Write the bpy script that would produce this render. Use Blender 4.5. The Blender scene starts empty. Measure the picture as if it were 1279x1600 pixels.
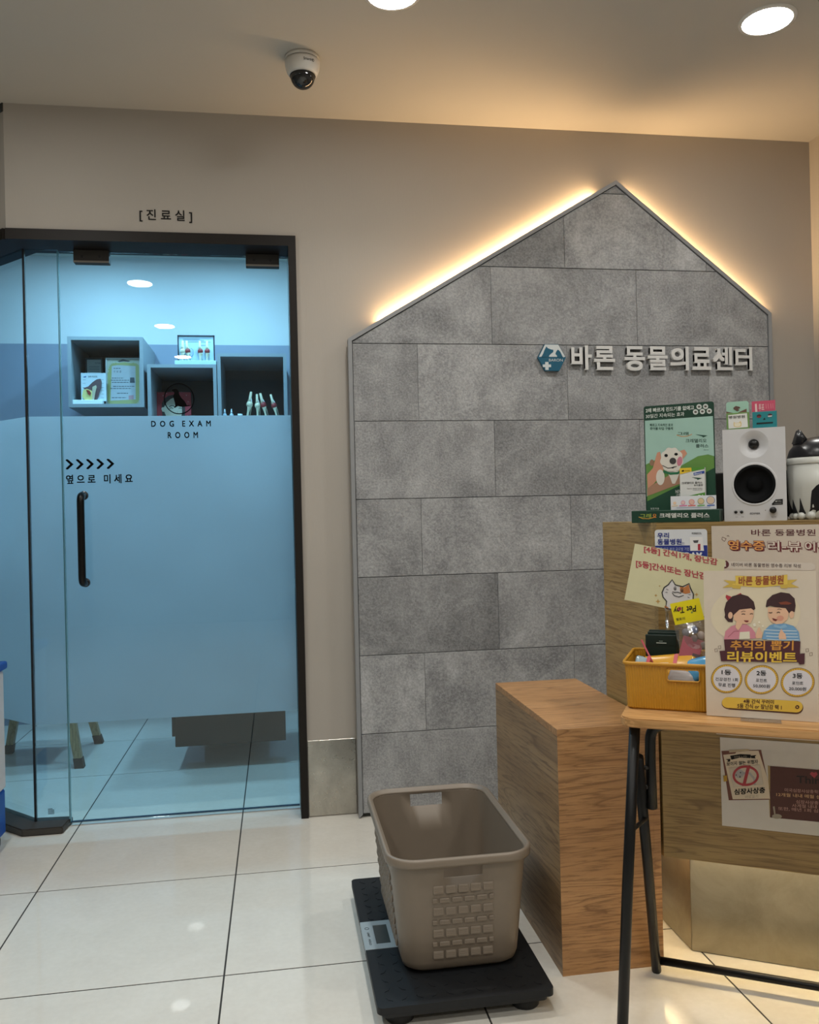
import bpy, bmesh, math, random
import numpy as np
from mathutils import Vector, Matrix
random.seed(7)
SC = bpy.context.scene
COL = SC.collection
PI = math.pi

# ------------------------------------------------------------------ camera, world, exposure
CAM_H = 1.1344
YAW, PITCH, ROLL, FPX = 0.1551, 0.0024, -0.0235, 1322.7
def make_camera():
    F = Vector((math.sin(YAW)*math.cos(PITCH), math.cos(YAW)*math.cos(PITCH), math.sin(PITCH)))
    R = Vector((math.cos(YAW), -math.sin(YAW), 0)); U = R.cross(F)
    c, s = math.cos(ROLL), math.sin(ROLL)
    R2 = c*R + s*U; U2 = -s*R + c*U
    cd = bpy.data.cameras.new('camera'); cd.sensor_fit = 'HORIZONTAL'; cd.sensor_width = 36.0
    cd.lens = FPX/1279*36.0; cd.clip_start = 0.02
    co = bpy.data.objects.new('camera', cd); COL.objects.link(co)
    M = Matrix((R2, U2, -F)).transposed().to_4x4(); M.translation = (0, 0, CAM_H)
    co.matrix_world = M
    SC.camera = co
make_camera()
W = bpy.data.worlds.new('world'); SC.world = W; W.use_nodes = True
W.node_tree.nodes['Background'].inputs[0].default_value = (0.8, 0.85, 0.9, 1)
W.node_tree.nodes['Background'].inputs[1].default_value = 0.05
SC.view_settings.view_transform = 'Standard'; SC.view_settings.look = 'None'
SC.view_settings.gamma = 1.0; SC.view_settings.use_curve_mapping = False
SC.view_settings.exposure = 0.0
DOWNLIGHT_STRENGTH = 75.0
DOWNLIGHT_WATTS = 3.6                                   # focused beam of each downlight
DOWNLIGHT_COLOUR = (1.0, 0.985, 0.94)
EXAM_STRENGTH = 240.0
EXAM_COLOUR = (0.39, 0.74, 1.0)
STRIP_STRENGTH = 140.0
STRIP_COLOUR = (1.0, 0.64, 0.31)
KICK_STRENGTH = 42.0
KICK_COLOUR = (1.0, 0.77, 0.44)

# ------------------------------------------------------------------ materials
def lin(h):
    h = h.lstrip('#'); v = [int(h[i:i+2], 16)/255 for i in (0, 2, 4)]
    return tuple((c/12.92 if c <= .04045 else ((c+.055)/1.055)**2.4) for c in v) + (1.0,)
_M = {}
def _new(name):
    m = bpy.data.materials.new(name); m.use_nodes = True
    nt = m.node_tree; b = nt.nodes['Principled BSDF']; return m, nt, b
def mat(hexc, rough=.5, metal=0.0, name=None, spec=.5, coat=0.0):
    """plain painted / printed / plastic surface with a faint procedural mottling"""
    k = (hexc, rough, metal, spec, coat)
    if k in _M: return _M[k]
    m, nt, b = _new(name or 'paint_'+hexc.strip('#'))
    c = lin(hexc)
    tc = nt.nodes.new('ShaderNodeTexCoord'); n = nt.nodes.new('ShaderNodeTexNoise')
    n.inputs['Scale'].default_value = 35; n.inputs['Detail'].default_value = 3
    nt.links.new(tc.outputs['Object'], n.inputs['Vector'])
    mx = nt.nodes.new('ShaderNodeMix'); mx.data_type = 'RGBA'
    mx.inputs[6].default_value = tuple(x*.95 for x in c[:3])+(1,); mx.inputs[7].default_value = tuple(min(1, x*1.05) for x in c[:3])+(1,)
    nt.links.new(n.outputs['Fac'], mx.inputs[0]); nt.links.new(mx.outputs[2], b.inputs['Base Color'])
    b.inputs['Roughness'].default_value = rough; b.inputs['Metallic'].default_value = metal
    b.inputs['Specular IOR Level'].default_value = spec; b.inputs['Coat Weight'].default_value = coat
    _M[k] = m; return m
def emit(name, col, strength):
    m = bpy.data.materials.new(name); m.use_nodes = True; nt = m.node_tree
    nt.nodes.remove(nt.nodes['Principled BSDF'])
    e = nt.nodes.new('ShaderNodeEmission'); e.inputs[0].default_value = tuple(col[:3])+(1,); e.inputs[1].default_value = strength
    nt.links.new(e.outputs[0], nt.nodes['Material Output'].inputs[0]); return m
def ramp(nt, fac, stops):
    r = nt.nodes.new('ShaderNodeValToRGB'); el = r.color_ramp.elements
    while len(el) < len(stops): el.new(.5)
    for e, (p, c) in zip(el, stops): e.position = p; e.color = c
    nt.links.new(fac, r.inputs[0]); return r.outputs[0]
def noise(nt, vec, scale, detail=4, rough=.55, dist=0):
    n = nt.nodes.new('ShaderNodeTexNoise'); n.inputs['Scale'].default_value = scale; n.inputs['Detail'].default_value = detail
    n.inputs['Roughness'].default_value = rough; n.inputs['Distortion'].default_value = dist
    nt.links.new(vec, n.inputs['Vector']); return n.outputs['Fac']
def mapping(nt, out, scale=(1,1,1), rot=(0,0,0)):
    if any(rot):                                       # turn first, then stretch along the turned axes
        r0 = nt.nodes.new('ShaderNodeMapping'); r0.inputs['Rotation'].default_value = rot
        nt.links.new(out, r0.inputs['Vector']); out = r0.outputs[0]
    mp = nt.nodes.new('ShaderNodeMapping'); mp.inputs['Scale'].default_value = scale
    nt.links.new(out, mp.inputs['Vector']); return mp.outputs[0]
def bump(nt, b, h, strength, dist):
    bp = nt.nodes.new('ShaderNodeBump'); bp.inputs['Strength'].default_value = strength; bp.inputs['Distance'].default_value = dist
    nt.links.new(h, bp.inputs['Height']); nt.links.new(bp.outputs[0], b.inputs['Normal'])
def mixc(nt, fac, a, b_, mode='MIX'):
    mx = nt.nodes.new('ShaderNodeMix'); mx.data_type = 'RGBA'; mx.blend_type = mode
    for sock, v in ((mx.inputs[0], fac), (mx.inputs[6], a), (mx.inputs[7], b_)):
        if hasattr(v, 'is_linked'): nt.links.new(v, sock)
        else: sock.default_value = v
    return mx.outputs[2]
def wall_paint(name, hexc, rough=.75):
    m, nt, b = _new(name); tc = nt.nodes.new('ShaderNodeTexCoord'); c = lin(hexc)
    f1 = noise(nt, tc.outputs['Object'], 1.3, 3); f2 = noise(nt, mapping(nt, tc.outputs['Object'], (160, 160, 22)), 1.0, 4)
    col = ramp(nt, f1, [(.3, tuple(x*.96 for x in c[:3])+(1,)), (.7, tuple(min(1, x*1.03) for x in c[:3])+(1,))])
    nt.links.new(col, b.inputs['Base Color']); b.inputs['Roughness'].default_value = rough
    bump(nt, b, f2, .12, .002); return m
def wood(name, dark, mid, light, scale, rot=(0,0,0), rough=.42):
    """laminate grain; scale is small along the grain and large across it"""
    m, nt, b = _new(name); tc = nt.nodes.new('ShaderNodeTexCoord')
    v = mapping(nt, tc.outputs['Object'], scale, rot)
    f0 = noise(nt, mapping(nt, tc.outputs['Object'], tuple(s*.35 for s in scale), rot), 1.0, 3, .5, .6)
    wv = nt.nodes.new('ShaderNodeTexNoise'); wv.inputs['Scale'].default_value = .55; wv.inputs['Detail'].default_value = 2; wv.inputs['Distortion'].default_value = .9
    nt.links.new(v, wv.inputs['Vector'])
    mu = nt.nodes.new('ShaderNodeMath'); mu.operation = 'MULTIPLY'; mu.inputs[1].default_value = 16.0; nt.links.new(wv.outputs['Fac'], mu.inputs[0])
    fr_ = nt.nodes.new('ShaderNodeMath'); fr_.operation = 'FRACT'; nt.links.new(mu.outputs[0], fr_.inputs[0])
    f2 = noise(nt, mapping(nt, tc.outputs['Object'], tuple(s*4.5 for s in scale), rot), 2.0, 4, .65, .1)
    c1 = ramp(nt, f0, [(.32, lin(mid)), (.68, lin(light))])
    rings = ramp(nt, fr_.outputs[0], [(.0, (.85,.85,.85,1)), (.10, (.35,.35,.35,1)), (.45, (0,0,0,1)), (.92, (.12,.12,.12,1)), (1.0, (.85,.85,.85,1))])
    c2 = mixc(nt, rings, c1, lin(dark))
    pores = ramp(nt, f2, [(.36, (.75,.75,.75,1)), (.50, (0,0,0,1))])
    c3 = mixc(nt, pores, c2, lin(dark))
    nt.links.new(c3, b.inputs['Base Color']); b.inputs['Roughness'].default_value = rough
    bump(nt, b, f2, .08, .001); return m
def concrete():
    m, nt, b = _new('concrete_tile'); tc = nt.nodes.new('ShaderNodeTexCoord'); oi = nt.nodes.new('ShaderNodeObjectInfo')
    add = nt.nodes.new('ShaderNodeVectorMath'); add.operation = 'ADD'; nt.links.new(tc.outputs['Object'], add.inputs[0])
    sc_ = nt.nodes.new('ShaderNodeVectorMath'); sc_.operation = 'SCALE'; sc_.inputs[3].default_value = 11.0
    cb = nt.nodes.new('ShaderNodeCombineXYZ')
    for i in range(3): nt.links.new(oi.outputs['Random'], cb.inputs[i])
    nt.links.new(cb.outputs[0], sc_.inputs[0]); nt.links.new(sc_.outputs[0], add.inputs[1])
    v = add.outputs[0]
    f1 = noise(nt, v, 4.2, 8, .68, .6); f2 = noise(nt, mapping(nt, v, (9, 9, 4)), 1.0, 6, .7, .3); f3 = noise(nt, v, 130, 4, .7); f4 = noise(nt, v, 42, 4, .65, 1.5)
    col = ramp(nt, f1, [(.36, lin('#696a6c')), (.5, lin('#949596')), (.64, lin('#bdbebf'))])
    col = mixc(nt, .38, col, ramp(nt, f2, [(.38, lin('#7a7b7d')), (.66, lin('#c0c1c2'))]))
    col = mixc(nt, .30, col, ramp(nt, f3, [(.4, lin('#67686a')), (.62, lin('#c2c3c4'))]))
    tone = nt.nodes.new('ShaderNodeMapRange'); tone.inputs[3].default_value = .82; tone.inputs[4].default_value = 1.12
    nt.links.new(oi.outputs['Random'], tone.inputs[0])
    hs = nt.nodes.new('ShaderNodeHueSaturation'); nt.links.new(tone.outputs[0], hs.inputs['Value']); nt.links.new(col, hs.inputs['Color'])
    nt.links.new(hs.outputs[0], b.inputs['Base Color']); b.inputs['Roughness'].default_value = .5
    ad = nt.nodes.new('ShaderNodeMath'); ad.operation = 'ADD'; nt.links.new(f3, ad.inputs[0]); nt.links.new(f4, ad.inputs[1])
    bump(nt, b, ad.outputs[0], .55, .004); return m
def porcelain():
    m, nt, b = _new('polished_porcelain'); tc = nt.nodes.new('ShaderNodeTexCoord'); oi = nt.nodes.new('ShaderNodeObjectInfo')
    g = nt.nodes.new('ShaderNodeNewGeometry')
    f1 = noise(nt, g.outputs['Position'], 4.5, 7, .62, .8); f2 = noise(nt, g.outputs['Position'], 60, 4)
    col = ramp(nt, f1, [(.3, lin('#cfcbc2')), (.55, lin('#d4d1c8')), (.75, lin('#d9d6ce'))])
    col = mixc(nt, .12, col, ramp(nt, f2, [(.35, lin('#b8b4a9')), (.65, lin('#dad7ce'))]))
    tone = nt.nodes.new('ShaderNodeMapRange'); tone.inputs[3].default_value = .96; tone.inputs[4].default_value = 1.03
    nt.links.new(oi.outputs['Random'], tone.inputs[0])
    hs = nt.nodes.new('ShaderNodeHueSaturation'); nt.links.new(tone.outputs[0], hs.inputs['Value']); nt.links.new(col, hs.inputs['Color'])
    nt.links.new(hs.outputs[0], b.inputs['Base Color']); b.inputs['Roughness'].default_value = .025
    b.inputs['Specular IOR Level'].default_value = .62
    return m
def steel(name, a, c, rough=.3, stain=True):
    m, nt, b = _new(name); tc = nt.nodes.new('ShaderNodeTexCoord')
    f1 = noise(nt, tc.outputs['Object'], 7, 6, .7, .6); f2 = noise(nt, mapping(nt, tc.outputs['Object'], (3, 3, 240)), 1.0, 3); f3 = noise(nt, tc.outputs['Object'], 46, 5, .75, 1.0)
    col = ramp(nt, f1, [(.3, lin(a)), (.7, lin(c))])
    if stain: col = mixc(nt, ramp(nt, f3, [(.26, (.8,.8,.8,1)), (.34, (0,0,0,1))]), col, lin('#6b6357'))
    nt.links.new(col, b.inputs['Base Color']); b.inputs['Metallic'].default_value = .9
    rr_ = nt.nodes.new('ShaderNodeMapRange'); rr_.inputs[3].default_value = rough*.7; rr_.inputs[4].default_value = rough*1.6
    nt.links.new(f3, rr_.inputs[0]); nt.links.new(rr_.outputs[0], b.inputs['Roughness'])
    bump(nt, b, f2, .06, .0008); return m
def glass(name, tint):
    """thin sheet of glass: tinted straight-through light plus a Fresnel (Schlick) mirror reflection"""
    m = bpy.data.materials.new(name); m.use_nodes = True; nt = m.node_tree; nt.nodes.remove(nt.nodes['Principled BSDF'])
    g = nt.nodes.new('ShaderNodeNewGeometry')
    d = nt.nodes.new('ShaderNodeVectorMath'); d.operation = 'DOT_PRODUCT'; nt.links.new(g.outputs['Incoming'], d.inputs[0]); nt.links.new(g.outputs['Normal'], d.inputs[1])
    def mth(op, a, b_=None):
        n = nt.nodes.new('ShaderNodeMath'); n.operation = op
        for i, v in enumerate((a, b_)):
            if v is None: continue
            if hasattr(v, 'is_linked'): nt.links.new(v, n.inputs[i])
            else: n.inputs[i].default_value = v
        return n.outputs[0]
    c = mth('ABSOLUTE', d.outputs['Value']); p = mth('POWER', mth('SUBTRACT', 1.0, c), 5.0)
    f = mth('ADD', mth('MULTIPLY', p, .96), .042)
    t = nt.nodes.new('ShaderNodeBsdfTransparent'); t.inputs[0].default_value = tuple(tint)+(1,)
    gl = nt.nodes.new('ShaderNodeBsdfGlossy'); gl.inputs['Roughness'].default_value = .0; gl.inputs['Color'].default_value = (1,1,1,1)
    mx = nt.nodes.new('ShaderNodeMixShader'); nt.links.new(f, mx.inputs[0]); nt.links.new(t.outputs[0], mx.inputs[1]); nt.links.new(gl.outputs[0], mx.inputs[2])
    nt.links.new(mx.outputs[0], nt.nodes['Material Output'].inputs[0]); return m
def frost():
    """etched film: scatters the light behind it forward and backward"""
    m = bpy.data.materials.new('frosted_film'); m.use_nodes = True; nt = m.node_tree; nt.nodes.remove(nt.nodes['Principled BSDF'])
    tc = nt.nodes.new('ShaderNodeTexCoord'); f = noise(nt, tc.outputs['Object'], 2.0, 3)
    col = ramp(nt, f, [(.3, (.74,.77,.80,1)), (.7, (.82,.85,.88,1))])
    a = nt.nodes.new('ShaderNodeBsdfTranslucent'); nt.links.new(col, a.inputs[0])
    b = nt.nodes.new('ShaderNodeBsdfDiffuse'); b.inputs[0].default_value = (.42,.44,.45,1)
    r = nt.nodes.new('ShaderNodeBsdfRefraction'); r.inputs['Roughness'].default_value = .42; r.inputs['IOR'].default_value = 1.02; r.inputs[0].default_value = (.9,.9,.9,1)
    m1 = nt.nodes.new('ShaderNodeMixShader'); m1.inputs[0].default_value = .22; nt.links.new(a.outputs[0], m1.inputs[1]); nt.links.new(b.outputs[0], m1.inputs[2])
    m2 = nt.nodes.new('ShaderNodeMixShader'); m2.inputs[0].default_value = .08; nt.links.new(m1.outputs[0], m2.inputs[1]); nt.links.new(r.outputs[0], m2.inputs[2])
    nt.links.new(m2.outputs[0], nt.nodes['Material Output'].inputs[0]); return m
def plastic_film(name, tint=(.96,.97,.98), gloss=.16):
    m = bpy.data.materials.new(name); m.use_nodes = True; nt = m.node_tree; nt.nodes.remove(nt.nodes['Principled BSDF'])
    tc = nt.nodes.new('ShaderNodeTexCoord'); n = nt.nodes.new('ShaderNodeTexNoise'); n.inputs['Scale'].default_value = 60
    nt.links.new(tc.outputs['Object'], n.inputs['Vector'])
    bp = nt.nodes.new('ShaderNodeBump'); bp.inputs['Strength'].default_value = .8; bp.inputs['Distance'].default_value = .004; nt.links.new(n.outputs['Fac'], bp.inputs['Height'])
    t = nt.nodes.new('ShaderNodeBsdfTransparent'); t.inputs[0].default_value = tuple(tint)+(1,)
    gl = nt.nodes.new('ShaderNodeBsdfGlossy'); gl.inputs['Roughness'].default_value = .08; nt.links.new(bp.outputs[0], gl.inputs['Normal'])
    mx = nt.nodes.new('ShaderNodeMixShader'); mx.inputs[0].default_value = gloss
    nt.links.new(t.outputs[0], mx.inputs[1]); nt.links.new(gl.outputs[0], mx.inputs[2]); nt.links.new(mx.outputs[0], nt.nodes['Material Output'].inputs[0]); return m

M_WALL = wall_paint('wall_paper', '#afa89f')
M_CEIL = wall_paint('ceiling_paint', '#bcb7ae', .8)
M_SLATE = wall_paint('slate_wall', '#868fa0')
M_WHITEWALL = wall_paint('white_wall', '#c6c9cb')
M_GROUT = mat('#34322f', .8)
M_TILE = porcelain()
M_CONC = concrete()
M_FRAME = mat('#1e1a17', .5, spec=.25)
M_TRIM = mat('#8d8f91', .45)
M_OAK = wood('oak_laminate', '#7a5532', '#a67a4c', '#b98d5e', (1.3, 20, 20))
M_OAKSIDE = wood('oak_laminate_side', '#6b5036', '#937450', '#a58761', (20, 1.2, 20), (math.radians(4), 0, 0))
M_OAKDARK = wood('olive_oak_laminate', '#6b5330', '#8d7344', '#9b8251', (1.1, 18, 22))
M_OAKDARKSIDE = wood('olive_oak_side', '#7a6039', '#9c8150', '#ab9160', (18, 1.1, 22), (0, 0, math.radians(-30.5)))
M_TABLE = wood('table_laminate', '#99703f', '#bb8c56', '#c79a66', (1.0, 18, 18))
M_STEELDARK = steel('dull_plinth_steel', '#8d8676', '#a69f8e', .30, False)
M_STEEL = steel('brushed_steel', '#b3b0a8', '#d4d1c8', .26)
M_GLASS = glass('tinted_glass', (.86, .95, .97))
M_CLEAR = glass('clear_acrylic', (.97, .98, .98))
M_FROST = frost()
M_BLACK = mat('#121212', .45)
M_BLACKMETAL = mat('#0b0b0b', .4, spec=.3)
M_INK = mat('#141313', .65, spec=.25)
M_DECAL = mat('#040405', .7, spec=.08)
M_WHITE = mat('#e4e3e0', .45)
M_PAPER = mat('#d9d5cd', .6)

# ------------------------------------------------------------------ mesh helpers
def tag(o, label=None, cat=None, group=None, kind=None):
    if label: o['label'] = label
    if cat: o['category'] = cat
    if group: o['group'] = group
    if kind: o['kind'] = kind
    return o
def thing(name, label, cat, loc=(0,0,0), rotz=0, group=None, rot=None):
    o = bpy.data.objects.new(name, None); COL.objects.link(o); o.empty_display_size = .05
    o.location = loc; o.rotation_euler = rot if rot else (0, 0, rotz)
    return tag(o, label, cat, group)
def obj(name, bm, m, parent=None, smooth=False, recalc=True):
    if recalc: bmesh.ops.recalc_face_normals(bm, faces=bm.faces)
    me = bpy.data.meshes.new(name); bm.to_mesh(me); bm.free()
    if smooth:
        for p in me.polygons: p.use_smooth = True
    return mobj(name, me, m, parent)
def mobj(name, me, m, parent=None):
    if m is not None and not me.materials: me.materials.append(m)
    o = bpy.data.objects.new(name, me); COL.objects.link(o)
    if parent is not None: o.parent = parent
    return o
def struct(name, bm, m, label=None):
    return tag(obj(name, bm, m), label, None, None, 'structure')
def BM(): return bmesh.new()
def add_box(bm, lo, hi, bev=0.0, seg=2, mtx=None):
    lo = Vector(lo); hi = Vector(hi); c = (lo+hi)/2; d = hi-lo
    r = bmesh.ops.create_cube(bm, size=1.0); vs = r['verts']
    bmesh.ops.scale(bm, vec=d, verts=vs); bmesh.ops.translate(bm, vec=c, verts=vs)
    if bev > 0:
        es = list({e for v in vs for e in v.link_edges})
        rr_ = bmesh.ops.bevel(bm, geom=es, offset=bev, segments=seg, affect='EDGES', profile=.5)
        vs = [v for v in rr_['verts']] if mtx else vs
    if mtx is not None: bmesh.ops.transform(bm, matrix=mtx, verts=vs)
    return bm
def box(name, lo, hi, m, parent=None, bev=0.0, seg=2):
    b = BM(); add_box(b, lo, hi, bev, seg); return obj(name, b, m, parent)
def add_prism(bm, pts, y0, y1, plane='xz'):
    """polygon pts extruded between y0 and y1; plane 'xz' (depth y) or 'xy' (depth z)"""
    def P(a, b, d): return (a, d, b) if plane == 'xz' else (a, b, d)
    A = [bm.verts.new(P(x, z, y0)) for x, z in pts]; B = [bm.verts.new(P(x, z, y1)) for x, z in pts]
    n = len(pts)
    bm.faces.new(A); bm.faces.new(B[::-1])
    for i in range(n): bm.faces.new((A[i], B[i], B[(i+1) % n], A[(i+1) % n]))
    return bm
def add_lathe(bm, prof, n=32, mtx=None, cap0=True, cap1=True):
    """profile [(r,z)] turned about the local z axis"""
    rings = []
    for r, z in prof:
        if r < 1e-6: rings.append([bm.verts.new((0, 0, z))])
        else: rings.append([bm.verts.new((r*math.cos(2*PI*i/n), r*math.sin(2*PI*i/n), z)) for i in range(n)])
    vs = [v for r in rings for v in r]
    for a, b in zip(rings, rings[1:]):
        for i in range(n):
            j = (i+1) % n
            if len(a) == 1 and len(b) == 1: continue
            if len(a) == 1: bm.faces.new((a[0], b[i], b[j]))
            elif len(b) == 1: bm.faces.new((a[i], b[0], a[j]))
            else: bm.faces.new((a[i], b[i], b[j], a[j]))
    if cap0 and len(rings[0]) > 1: bm.faces.new(rings[0])
    if cap1 and len(rings[-1]) > 1: bm.faces.new(rings[-1][::-1])
    if mtx is not None: bmesh.ops.transform(bm, matrix=mtx, verts=vs)
    return bm
def lathe(name, prof, m, parent=None, n=32, mtx=None, smooth=True, **k):
    return obj(name, add_lathe(BM(), prof, n, mtx, **k), m, parent, smooth)
def add_tube(bm, pts, r, n=12, closed=False, cap=True):
    pts = [Vector(p) for p in pts]; rings = []; L = len(pts)
    up = None
    for i, p in enumerate(pts):
        if closed: t = (pts[(i+1) % L]-pts[i-1]).normalized()
        else: t = (pts[min(i+1, L-1)]-pts[max(i-1, 0)]).normalized()
        if up is None:
            up = Vector((0,0,1)) if abs(t.z) < .9 else Vector((1,0,0))
        s = t.cross(up).normalized(); up = s.cross(t).normalized()
        rad = r[i] if isinstance(r, (list, tuple)) else r
        rings.append([bm.verts.new(p + rad*(math.cos(2*PI*k/n)*s + math.sin(2*PI*k/n)*up)) for k in range(n)])
    pairs = list(zip(rings, rings[1:])) + ([(rings[-1], rings[0])] if closed else [])
    for a, b in pairs:
        for k in range(n): bm.faces.new((a[k], a[(k+1) % n], b[(k+1) % n], b[k]))
    if cap and not closed: bm.faces.new(rings[0][::-1]); bm.faces.new(rings[-1])
    return bm
def tube(name, pts, r, m, parent=None, n=12, closed=False):
    return obj(name, add_tube(BM(), pts, r, n, closed), m, parent, True)
def bend(pts, rad, n=6):
    """round the inner corners of a polyline"""
    P = [Vector(p) for p in pts]; out = [P[0]]
    for a, b, c in zip(P, P[1:], P[2:]):
        d1 = (a-b).normalized(); d2 = (c-b).normalized(); r = min(rad, (a-b).length*.49, (c-b).length*.49)
        p0 = b+d1*r; p2 = b+d2*r
        for k in range(n+1):
            t = k/n; out.append((1-t)**2*p0 + 2*t*(1-t)*b + t*t*p2)
    out.append(P[-1]); return out
def rrect(hw, hd, r, nc=6, sx=None, sy=None):
    """rounded rectangle, counter-clockwise from the front side; sx / sy are extra points along the straight sides"""
    pts = []
    sx = sx or [-1, 1]; sy = sy or [-1, 1]
    for x in sx: pts.append((x*(hw-r), -hd))
    for k in range(1, nc): a = -PI/2 + PI/2*k/nc; pts.append((hw-r+r*math.cos(a), -hd+r+r*math.sin(a)))
    for y in sy: pts.append((hw, y*(hd-r)))
    for k in range(1, nc): a = PI/2*k/nc; pts.append((hw-r+r*math.cos(a), hd-r+r*math.sin(a)))
    for x in reversed(sx): pts.append((x*(hw-r), hd))
    for k in range(1, nc): a = PI/2 + PI/2*k/nc; pts.append((-hw+r+r*math.cos(a), hd-r+r*math.sin(a)))
    for y in reversed(sy): pts.append((-hw, y*(hd-r)))
    for k in range(1, nc): a = PI + PI/2*k/nc; pts.append((-hw+r+r*math.cos(a), -hd+r+r*math.sin(a)))
    return pts
def plate_with_holes(bm, outer, holes, y):
    es = []
    for loop in [outer]+holes:
        vs = [bm.verts.new((x, y, z)) for x, z in loop]
        for i in range(len(vs)): es.append(bm.edges.new((vs[i], vs[(i+1) % len(vs)])))
    bmesh.ops.triangle_fill(bm, use_beauty=True, use_dissolve=False, edges=es)
def circ(cx, cy, rx, ry=None, n=28, a0=0, a1=2*PI):
    ry = rx if ry is None else ry
    full = abs(a1-a0-2*PI) < 1e-6
    return [(cx+rx*math.cos(a0+(a1-a0)*i/(n if full else n-1)), cy+ry*math.sin(a0+(a1-a0)*i/(n if full else n-1))) for i in range(n)]

# ------------------------------------------------------------------ writing and flat print
_T = {}
TSC = bpy.data.scenes.new('lettering_workspace')      # scratch scene in which lettering is turned into meshes; removed at the end
def text_mesh(s, bold=0.0, extrude=0.0, res=3):
    k = (s, bold, extrude)
    if k in _T: return _T[k]
    c = bpy.data.curves.new('t', 'FONT'); c.body = s; c.resolution_u = res; c.extrude = extrude
    c.space_line = .95
    if '\n' in s: c.align_x = 'CENTER'
    o = bpy.data.objects.new('t', c); TSC.collection.objects.link(o); vl = TSC.view_layers[0]; vl.update()
    me = bpy.data.meshes.new_from_object(o.evaluated_get(vl.depsgraph))
    bpy.data.objects.remove(o); bpy.data.curves.remove(c)
    V = np.array([v.co[:] for v in me.vertices]).reshape(-1, 3); Fc = [tuple(p.vertices) for p in me.polygons]
    bpy.data.meshes.remove(me)
    if bold > 0:                                       # heavier strokes: shifted copies of the same outline laid over each other
        n0 = len(V); sh = [(-1, -1), (1, -1), (1, 1), (-1, 1)]
        Fc = [tuple(i+n0*q for i in f) for q in range(4) for f in Fc]
        V = np.concatenate([V*np.array([1, 1, 1+.03*q])+np.array([dx*bold*.8, dy*bold*.8, 0 if extrude else q]) for q, (dx, dy) in enumerate(sh)])   # each copy a hair in front of the last
    _T[k] = (V, Fc); return _T[k]
def text3d(name, s, x0, x1, z0, z1, y, m, parent=None, bold=0.0, depth=0.0):
    """lettering filling the box x0..x1, z0..z1, standing proud of the plane y by depth"""
    V, Fc = text_mesh(s, bold, .1 if depth else 0)
    a = V.min(0); b = V.max(0); n = (V-a)/np.maximum(b-a, 1e-9)
    P = [(x0+(x1-x0)*q[0], (y-depth*q[2]) if depth else y-.00012*q[2], z0+(z1-z0)*q[1]) for q in n]
    me = bpy.data.meshes.new(name); me.from_pydata(P, [], Fc); me.update()
    return mobj(name, me, m, parent)
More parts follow.
